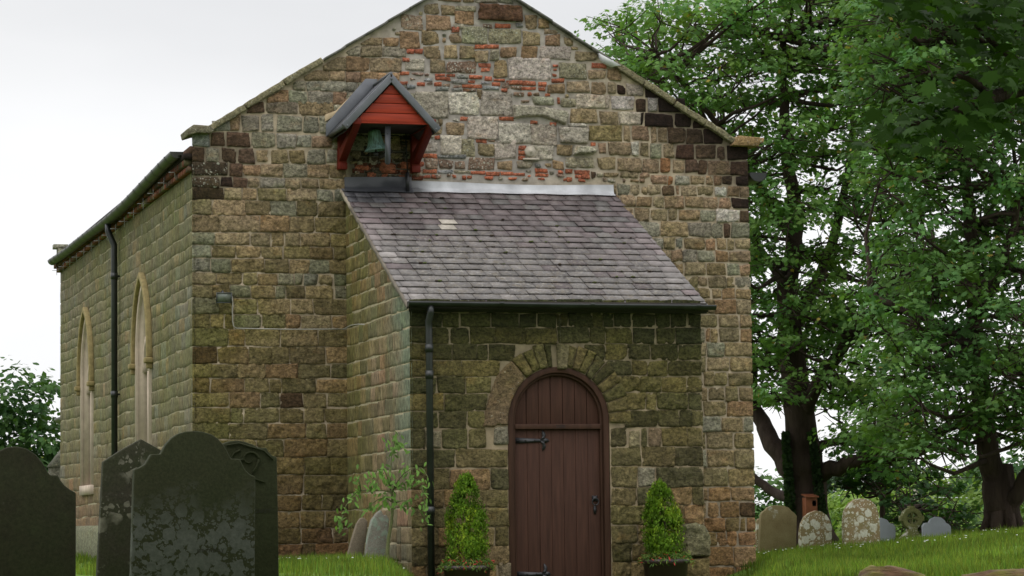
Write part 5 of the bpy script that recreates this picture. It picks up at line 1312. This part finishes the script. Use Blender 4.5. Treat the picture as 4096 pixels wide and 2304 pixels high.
b.tube([sc4(x, y) for x, y in ((1540, 640), (1500, 660), (1480, 700), (1500, 720), (1560, 700))], .006, 8); b.tube([sc4(x, y) for x, y in ((1450, 612), (1530, 598), (1610, 622), (1690, 645), (1750, 705))], .005, 6)
b.build('carved_scroll', gmD, T4, True)
def inscr(body, x, y, size, Y, T, mat):
    tx = bpy.data.curves.new('inscription', 'FONT'); tx.body = body; tx.size = size; tx.extrude = .001
    to = bpy.data.objects.new('tmp', tx); COL.objects.link(to); bpy.context.view_layer.update()
    me_ = bpy.data.meshes.new_from_object(to.evaluated_get(bpy.context.evaluated_depsgraph_get())); bpy.data.objects.remove(to)
    p = PY(x/K2, 1400+y/K2, Y); me_.transform(Matrix.Translation((p[0], Y-.001, p[2])) @ Matrix.Rotation(R(90), 4, 'X')); link('inscription', me_, mat, T)
mi = simple('worn incised lettering', (.021, .021, .011), .9, .3, 20, 0)
inscr('GARET', 1628, 1045, .034, Y4, T4, mi); inscr('BIRTHDAY', 1262, 1300, .034, Y_, T_, mi)

K3 = 2.1538
ox, oy = 2900, 1700
gmE = grave_mat('pale brown headstone', (.20, .165, .085), (.42, .41, .33), .05, 6, green_=(.15, .115, .055))
gmF = grave_mat('whitened brown headstone', (.22, .15, .085), (.50, .49, .40), .72, 5, green_=(.17, .15, .07))
gmG = simple('grey slate headstone', (.22, .24, .26), .6, .12, 6, .1, 40)
gmH = grave_mat('mossy cross stone', (.19, .19, .075), (.48, .47, .38), .25, 6, green_=(.12, .13, .05))
gr_ = 'headstones on the grass bank'
headstone('brown shouldered headstone nearest the church corner', [(290,1150),(312,775),(330,745),(352,735),(368,712),(400,698),(450,692),(510,697),(550,712),(572,738),(600,760),(620,785),(607,1150)], 57, gmE, .12, ox, oy, K3, gr_)
headstone('smaller round-topped headstone heavily whitened with lichen', [(648,1120)]+[(x, y) for x, y in ((650,920),(662,850),(690,795),(730,758),(785,738),(830,745),(875,775),(905,820),(922,880),(922,1120))], 56, gmF, .12, ox, oy, K3, gr_)
headstone('tall round-topped brown headstone with white lichen blotches', [(1040,1110),(1030,950),(1028,830),(1040,740),(1080,675),(1130,640),(1185,632),(1250,645),(1300,690),(1325,760),(1335,850),(1340,1110)], 52, gmF, .14, ox, oy, K3, gr_)
headstone('grey slate headstone half hidden behind the tall brown one', [(1250,1080),(1250,830),(1300,808),(1350,800),(1395,815),(1420,845),(1450,855),(1470,878),(1472,1080)], 55, gmG, .08, ox, oy, K3, gr_)
headstone('pale grey slate headstone with domed top and shoulders', [(1712,1040),(1706,870),(1722,845),(1760,840),(1775,810),(1815,790),(1860,795),(1895,822),(1905,842),(1930,855),(1948,878),(1948,1040)], 54, gmG, .08, ox, oy, K3, gr_)
headstone('pale sliver of a headstone showing behind the brown shouldered one', [(270,1110),(275,830),(290,808),(325,800),(360,830),(365,1110)], 59, gmF, .1, ox, oy, K3, gr_)
# celtic wheel cross
Yc = PD(ox+1620/K3, oy+800/K3, 55)[1]; cq = lambda x, y: (lambda p: (p[0], p[2]))(PY(ox+x/K3, oy+y/K3, Yc))
c0 = cq(1618, 805); rr_ = abs(cq(1705, 805)[0]-c0[0]); gzc = float(gz_(c0[0], Yc))
T = empty('celtic_cross', (c0[0], Yc, gzc), 'mossy stone wheel cross on a splayed base between two grey headstones', 'stone cross', gr_)
b = MB(); n = 32; ring = [(c0[0]+math.cos(2*math.pi*i/n)*rr_, c0[1]+math.sin(2*math.pi*i/n)*rr_) for i in range(n+1)]; rin = [(c0[0]+math.cos(2*math.pi*i/n)*rr_*.56, c0[1]+math.sin(2*math.pi*i/n)*rr_*.56) for i in range(n+1)]
b.strip(ring, rin, 'y', Yc, Yc+.14)
for a in range(4):
    A0 = math.pi/4*(2*a)+math.pi/2*0; d = Vector((math.cos(A0), math.sin(A0))); nrm = Vector((-d.y, d.x)); P = []
    for t_, w_ in ((0, .05), (.30, .08), (.62, .24)): P.append((t_*rr_, w_*rr_))
    pl = [(c0[0]+d.x*t_+nrm.x*w_, c0[1]+d.y*t_+nrm.y*w_) for t_, w_ in P]+[(c0[0]+d.x*t_-nrm.x*w_, c0[1]+d.y*t_-nrm.y*w_) for t_, w_ in P[::-1]]
    b.prism(pl, 'y', Yc+.02, Yc+.12)
    if a < 3:
        b.prism([(c0[0]+d.x*rr_*.93+nrm.x*rr_*.25, c0[1]+d.y*rr_*.93+nrm.y*rr_*.25), (c0[0]+d.x*rr_*1.14+nrm.x*rr_*.25, c0[1]+d.y*rr_*1.14+nrm.y*rr_*.25), (c0[0]+d.x*rr_*1.14-nrm.x*rr_*.25, c0[1]+d.y*rr_*1.14-nrm.y*rr_*.25), (c0[0]+d.x*rr_*.93-nrm.x*rr_*.25, c0[1]+d.y*rr_*.93-nrm.y*rr_*.25)], 'y', Yc-.004, Yc+.145)
b.build('wheel_head', gmH, T, bevel=.006)
s0 = cq(1590, 880); s1 = cq(1655, 880); e0 = cq(1500, 1010); e1 = cq(1712, 1010); b = MB()
b.prism([e0, e1, (e1[0]-.02, e1[1]+.06), cq(1665, 925), s1, s0, cq(1580, 925), (e0[0]+.02, e0[1]+.05)], 'y', Yc-.01, Yc+.16); b.prism([(e0[0]-.02, gzc-.2), (e1[0]+.02, gzc-.2), e1, e0], 'y', Yc-.012, Yc+.17)
b.build('shaft', gmH, T, bevel=.006)

# bird box on the big tree
bb = PD(3240, 2028, D1-.75); BX = empty('bird_box', tuple(bb), 'orange-brown wooden bird box hung on the big sycamore trunk', 'bird box')
b = MB(); b.box((bb[0]-.13, bb[1]-.10, bb[2]-.22), (bb[0]+.13, bb[1]+.12, bb[2]+.20)); b.prism([(bb[1]-.16, bb[2]+.20), (bb[1]+.14, bb[2]+.26), (bb[1]+.14, bb[2]+.285), (bb[1]-.16, bb[2]+.225)], 'x', bb[0]-.15, bb[0]+.15)
b.build('box_body', simple('orange stained wood', (.24, .075, .028), .7, .2, 8, .2, 30), BX, bevel=.004)
b = MB(); b.lathe([(.0, .003), (.05, .003), (.05, 0)], (bb[0]+.06, bb[1]-.101, bb[2]+.08), 16, rot=Matrix.Rotation(R(90), 3, 'X')); b.box((bb[0]+.02, bb[1]-.104, bb[2]+.02), (bb[0]+.10, bb[1]-.101, bb[2]+.14)); b.build('entrance', M_SOFFIT, BX)

# ------------------------------------------------------------------ by the porch: slabs, sapling, tubs
slab_m = grave_mat('leaning stone slab', (.19, .155, .11), (.24, .27, .20), .35, 5, green_=(.13, .105, .075))
slab_g = grave_mat('leaning grey slab', (.21, .20, .165), (.23, .28, .22), .45, 4, green_=(.15, .14, .115))
K4 = 1/.4857; ox4, oy4 = 1200, 1600
def slab(label, pts, mat, x0, thick, par_name='stone_slab'):
    """a slab leaning against the porch's side wall, its broad face seen; x measured on the ground plane"""
    Y = PYF+x0; P = [PY(ox4+x/K4, oy4+y/K4, Y) for x, y in pts]; xm = np.mean([p[0] for p in P]); zm = min(p[2] for p in P)
    T = empty(par_name, (xm, Y, zm), label, 'stone slab', 'stone slabs leaning by the porch'); b = MB()
    b.prism([(p[0], p[2]) for p in P], 'y', Y, Y+thick); b.build('slab', mat, T, bevel=.01); return T
slab('narrow reddish-brown slab leaning at the left of the pair by the porch', [(380,1420),(395,1280),(430,1150),(470,1020),(500,975),(530,968),(560,1000),(548,1100),(500,1420)], slab_m, .75, .10)
slab('taller grey-green slab with pointed chipped top leaning beside the sapling', [(520,1430),(545,1280),(565,1120),(595,990),(640,930),(670,905),(690,950),(715,945),(735,985),(725,1130),(690,1430)], slab_g, .45, .13)
Ys = PYF-.35; sq = lambda x, y, d=0: PY(ox4+x/K4, oy4+y/K4, Ys+d)
sb = sq(722, 1420); SP = empty('cherry_sapling', tuple(sb), 'thin young tree with drooping pointed leaves against the porch corner', 'sapling')
b = MB(); stem = [sq(x, y) for x, y in ((722,1430),(715,1330),(728,1150),(755,1000),(765,880),(758,780),(745,740))]
b.tube(stem, [.030, .027, .022, .019, .017, .016, .012], 9)
brs = [[(745,740,0),(745,620,0),(755,480,.05),(775,360,.05),(800,300,.05)],[(760,760,0),(790,690,-.1),(850,610,-.25),(920,560,-.3),(1000,560,-.35),(1050,630,-.4),(1060,720,-.4)],
 [(755,760,0),(680,745,.05),(580,740,.1),(480,750,.1),(420,800,.1),(380,870,.1),(355,950,.1)],[(355,950,.1),(340,1000,.1),(300,1040,.1)],[(750,730,0),(720,640,-.1),(690,570,-.1),(640,570,-.1),(600,650,-.1),(590,720,-.1)],
 [(770,730,0),(850,690,-.2),(920,650,-.3),(990,660,-.3)],[(765,850,0),(840,830,-.15),(900,830,-.25),(940,870,-.3)],[(758,840,0),(700,800,.0),(640,820,0),(590,860,0),(545,900,0)],[(1000,700,-.35),(1020,800,-.35),(1030,900,-.4),(1040,970,-.4)],[(600,650,-.1),(620,780,-.05)],[(500,745,.1),(480,640,.1),(460,600,.1)]]
lp = []; ln = []; lt = []; lr = random.Random(6)
for bi, br in enumerate(brs):
    P = [sq(x, y, d) for x, y, d in br]; b.tube(P, [.010]+[.006]*(len(P)-2)+[.003], 6)
    for i in range(len(P)-1):
        m_ = 7 if (bi != 0 or i > 1) else 2
        if bi == 0 and i == 3: m_ = 42
        if bi in (1, 2) and i < 2: m_ = 4
        for j in range(m_):
            c3 = P[i]+(P[i+1]-P[i])*lr.random()+np.array([lr.gauss(0, .035), lr.gauss(0, .06), lr.gauss(-.04, .04)])*(1.6 if bi == 0 else 1)
            lp.append(c3); ln.append([lr.gauss(0, .6), -1+lr.gauss(0, .5), lr.uniform(.1, 1.0)]); lt.append([lr.gauss(0, .5), lr.gauss(0, .3), -1])
b.build('stem', M_BARKG, SP, True)
lp = np.array(lp)+RNG.normal(size=(len(lp), 3))*.02; lc = np.array([.11, .20, .045])*RNG.uniform(.6, 1.6, (len(lp), 1))
link('foliage', leaf_mesh('foliage', lp, np.array(ln), .076, lc, OVAL*np.array([.8, 1.1]), np.array(lt)), M_LEAF, SP)

def tub(label, xpx, rimy, wpx, topy, Y, leanpx):
    rim = PY(xpx, rimy, Y); r_ = wpx/2*(Y-CAM[1])/FPX; zb = float(gz_(rim[0], Y)); zb = min(zb, rim[2]-.30)
    T = empty('potted_conifer', (rim[0], Y, zb), label, 'potted conifer', 'potted conifers either side of the door')
    b = MB(); zr = rim[2]
    b.lathe([(.001, zb-.02), (r_*.74, zb-.02), (r_*.78, zb), (r_*.97, zr-.06), (r_*1.06, zr-.055), (r_*1.06, zr), (r_*.97, zr), (r_*.93, zr-.04)], (rim[0], Y, 0), 32); b.build('tub', simple('dark plastic tub', (.03, .016, .014), .45, .2, 5, .2, 30) if 'dark plastic tub' not in bpy.data.materials else bpy.data.materials['dark plastic tub'], T, True)
    b = MB(); b.lathe([(.001, zr-.03), (r_*.94, zr-.045)], (rim[0], Y, 0), 24); b.build('soil', M_SOIL, T)
    top = PY(xpx+leanpx, topy, Y); H = top[2]-zr; rng = np.random.default_rng(int(xpx)); n = 9000
    # conifer: upright sprays over a lobed spindle
    nl = 90; hz = rng.uniform(.05, .93, nl); an = rng.uniform(0, 2*math.pi, nl); maxr = 52*1.59/FPX*(Y-CAM[1])*1.0
    prof_r = lambda h: maxr*np.interp(h, [0, .08, .3, .55, .8, .93, 1.02], [.72, .98, 1.02, .92, .60, .33, .05])
    lr_ = rng.uniform(.62, .98, nl); lob = np.stack([np.cos(an)*prof_r(hz)*lr_, np.sin(an)*prof_r(hz)*lr_, hz*H], -1); k = rng.integers(0, nl, n)
    s_ = .042*np.clip(1.15-hz[k]*.5, .5, 1)[:, None]
    p = lob[k]+rng.normal(size=(n, 3))*np.array([1, 1, 1.5])*s_
    hh = p[:, 2]/H; rad = np.hypot(p[:, 0], p[:, 1]); lim = prof_r(np.clip(hh, 0, 1.02))*1.2; keep = (hh > 0) & (rad < lim) & (hh < 1.03); p = p[keep]
    p[:, 0] += (top[0]-rim[0])*p[:, 2]/H
    out_ = np.stack([p[:, 0], p[:, 1], 0*p[:, 0]], -1); out_ /= np.linalg.norm(out_, axis=1, keepdims=True)+1e-6
    tip = out_*.5+np.array([0, 0, 1.]); nr = out_+rng.normal(size=p.shape)*.5
    cm = rng.uniform(.6, 1.35, (len(p), 1)); tone = fbm(p*9, 3)[:, None]; tone = tone+.35*rng.normal(size=nl)[k][keep][:, None]; cc = np.array([.105, .20, .016])*cm*np.clip(1+.85*tone, .25, 2.4)*np.concatenate([1+.6*np.clip(tone, 0, 1), np.ones_like(tone), np.ones_like(tone)], -1)
    P = p+np.array([rim[0], Y, zr])
    SPR = np.array([(0, -.5), (.10, -.2), (.30, .05), (.13, .05), (.22, .35), (.05, .25), (0, .55), (-.05, .25), (-.22, .35), (-.13, .05), (-.30, .05), (-.10, -.2)])
    link('foliage', leaf_mesh('foliage', P, nr, .042, cc, SPR, tip), M_CONIFER, T)
    b = MB(); b.tube([(rim[0], Y, zr-.05), (rim[0], Y, zr+H*.5)], [.02, .008], 7); b.build('stem', M_BARK, T)
    # trailing plants round the rim
    m_ = 900; a = rng.uniform(0, 2*math.pi, m_); rr = r_*rng.uniform(.7, 1.22, m_); pz = zr+.035-np.clip(rr/r_-1, 0, 1)*.35+rng.normal(size=m_)*.022
    pp_ = np.stack([rim[0]+np.cos(a)*rr, Y+np.sin(a)*rr, pz], -1); cols = np.where((rng.random(m_) < .12)[:, None], np.array([[.45, .05, .05]]), np.where((rng.random(m_) < .45)[:, None], np.array([[.20, .25, .06]]), np.array([[.08, .15, .035]])))*rng.uniform(.6, 1.3, (m_, 1))
    tp = np.stack([np.cos(a), np.sin(a), rng.uniform(-1, 1, m_)], -1)
    link('trailing_plants', leaf_mesh('trailing_plants', pp_, rng.normal(size=(m_, 3))+np.array([0, -.6, .6]), .05, cols, OVAL*np.array([.45, 1.2]), tp), M_CONIFER, T)
tub('left potted conifer, taller, in a dark tub between the drainpipe and the door', 1868, 2262, 196, 1884, PYF-.42, -6)
tub('right potted conifer in a dark tub right of the door', 2662, 2236, 192, 1914, PYF-.42, -28)

# ------------------------------------------------------------------ near sycamore: branch overhead at the right
DN = 14.5; qn = lambda x, y, d=0: PD(x, y, DN+d)
nb = np.array([2.2+3.4, -24.0, 0]); nb = PD(4700, 1500, 15.5); nb[2] = float(gz_(nb[0], nb[1]))-.1
NT = empty('sycamore_tree', tuple(nb), 'near sycamore whose dark leafy bough hangs into the top right corner', 'tree')
b = MB(); limb(b, [nb, nb+np.array([.1, 0, 2]), nb+np.array([-.1, .1, 4]), nb+np.array([-.3, -.6, 6.5]), nb+np.array([-.8, -1.5, 9])], .42, .12, 14)
boughs = [[nb+np.array([0, 0, 3.0]), qn(4450, 380, .6), qn(4200, 330, .3), qn(3960, 395, 0), qn(3800, 455, -.1), qn(3640, 500, -.2)],
 [nb+np.array([0, 0, 3.6]), qn(4500, -200, .5), qn(4200, -120, 0), qn(3950, -60, -.2), qn(3700, -60, -.4), qn(3500, -90, -.5)],
 [qn(4200, 330, .3), qn(4080, 250, .1), qn(3980, 180, 0), qn(3900, 100, 0)], [qn(3960, 395), qn(3900, 330, -.2), qn(3830, 300, -.3)], [qn(4300, -150, .3), qn(4150, 40, .0), qn(4050, 130, -.1)]]
for i, bo in enumerate(boughs): limb(b, bo, .09 if i < 2 else .03, .008, 8, .01)
over = []      # unseen boughs overhead and behind the camera, added to block sky light
for i in range(85):
    t = i/85; p = np.array([CAM[0]+random.uniform(-14, 14), CAM[1]+random.uniform(-13, 14), 0]); dist = max(3, p[1]-CAM[1]); p[2] = CAM[2]+max(3.4, dist*.30)+random.uniform(.5, 6)
    over.append(p)
for p in over:
    a = nb+np.array([-.3, -.6, 6.0]); md = (a+p)/2+np.array([0, 0, .8]); b.tube([a, md, p], [.09, .06, .02], 6)
b.build('trunk', M_BARK, NT, True)
# leaf sprays hanging from the visible bough: measured cluster centres
cl = [(3520,520,5),(3590,555,6),(3660,560,7),(3480,545,3),(3720,520,9),(3560,490,5),(3640,460,6),(3790,480,9),(3850,440,8),(3830,540,6),(3900,500,7),(3930,430,7),(3970,480,7),(4040,440,8),(4090,500,7),(3900,350,7),(3840,300,7),(3760,370,6),(3980,330,8),(4060,350,9),(3950,230,7),(4020,180,8),(3880,180,5),(4080,100,9),(4050,260,8),(3960,90,7),(3900,60,8),(4060,20,10),(3830,10,8),(3740,20,8),(3650,30,8),(3570,10,8),(3600,70,5),(3690,60,5),(3980,10,8),(4130,180,8),(4140,330,8),(3530,-20,7),(3700,430,6),(4080,560,2)]
pos = []; tips = []; nrm = []; rl = random.Random(12)
for x, y, n in cl:
    for j in range(int(n*2.5)):
        pos.append(qn(x+rl.gauss(0, 52), y+rl.gauss(0, 34), rl.gauss(0, .35))); tips.append([rl.gauss(-.5, .5), rl.gauss(0, .5), -.7]); nrm.append([rl.gauss(0, .45), rl.gauss(-.5, .4), rl.uniform(.5, 1.1)])
pos = np.array(pos); cn_ = np.array([.048, .105, .018])*RNG.uniform(.6, 1.35, (len(pos), 1))
link('foliage', leaf_mesh('foliage', pos, np.array(nrm), .098, cn_, SYC, np.array(tips), .25), M_NEARLEAF, NT)
ctr = np.array(over); P, NN, TT = clump_leaves(ctr, RNG.uniform(1.3, 2.0, len(ctr)), 120, .2)
d_ = (P-CAM)@_f; ex_ = (P-CAM)@_r2/np.maximum(d_, .1)*FPX; ey_ = (P-CAM)@_u2/np.maximum(d_, .1)*FPX
keep = (d_ < .3) | (ey_ > 1152+60) | (np.abs(ex_) > 2120)         # unseen shading crown: leaves inside the camera view are left out
link('crown', leaf_mesh('crown', P[keep], NN[keep], .24, np.array([.03, .07, .016])*RNG.uniform(.6, 1.4, (keep.sum(), 1)), SYC, TT[keep]), M_NEARLEAF, NT)

# mossy logs low at the bottom right
def log(label, pts, D, r_, seed):
    P = [PD(x, y, D) for x, y in pts]; r0 = random.Random(seed); n = 26; m_ = 40
    a = P[0]; bq_ = P[-1]; T = empty('fallen_log', tuple(P[0]), label, 'log', 'mossy logs at the bottom right'); vs = []; cs = []
    pp = np.array(P); tt = np.linspace(0, 1, len(P))
    ax = (bq_-a)/np.linalg.norm(bq_-a); sd_ = np.array([-ax[1], ax[0], 0]); up = np.array([0, 0, 1.])
    for i in range(m_+1):
        t = i/m_; c = np.array([np.interp(t, tt, pp[:, k]) for k in range(3)]); e = min(1, 6*min(t, 1-t)+.25)
        for k in range(n):
            an = 2*math.pi*k/n; d = sd_*math.cos(an)+up*math.sin(an); nz_ = float(fbm(np.array([[t*4+seed, math.cos(an)*1.6, math.sin(an)*1.6]]), 7)[0]); gr2 = float(vnoise(np.array([[t*3, an*5, seed]]), 2))
            rad = r_*e*(1+.25*nz_)+.012*gr2; vs.append(c-up*r_+d*rad)
            ms = max(0, .5*math.sin(an)+1.8*nz_-.25); ms = min(1, ms*1.2); cs.append(tuple(np.array([.10, .050, .022])*(1-ms)+np.array([.14, .125, .02])*ms)+(0,))
    mb = MB(); fs = [(i*n+k, i*n+(k+1) % n, (i+1)*n+(k+1) % n, (i+1)*n+k) for i in range(m_) for k in range(n)]+[tuple(range(n))[::-1], tuple(m_*n+k for k in range(n))]
    mb.add(vs, fs); mb.c = cs; mb.build('log_body', simple('mossy rotting bark', (1, 1, 1), .95, .5, 14, 1, 28, attr=True, bd=.03, stretch=(.5, .5, 3)) if 'mossy rotting bark' not in bpy.data.materials else bpy.data.materials['mossy rotting bark'], T, True)
log('left mossy rotting log at the bottom of the photo', [(3400, 2306), (3480, 2266), (3560, 2262), (3650, 2282), (3740, 2306)], 19, .16, 1)
log('right mossy rotting log cut off by the right edge of the photo', [(3800, 2306), (3900, 2292), (3960, 2275), (4060, 2272), (4200, 2270)], 19.5, .17, 2)
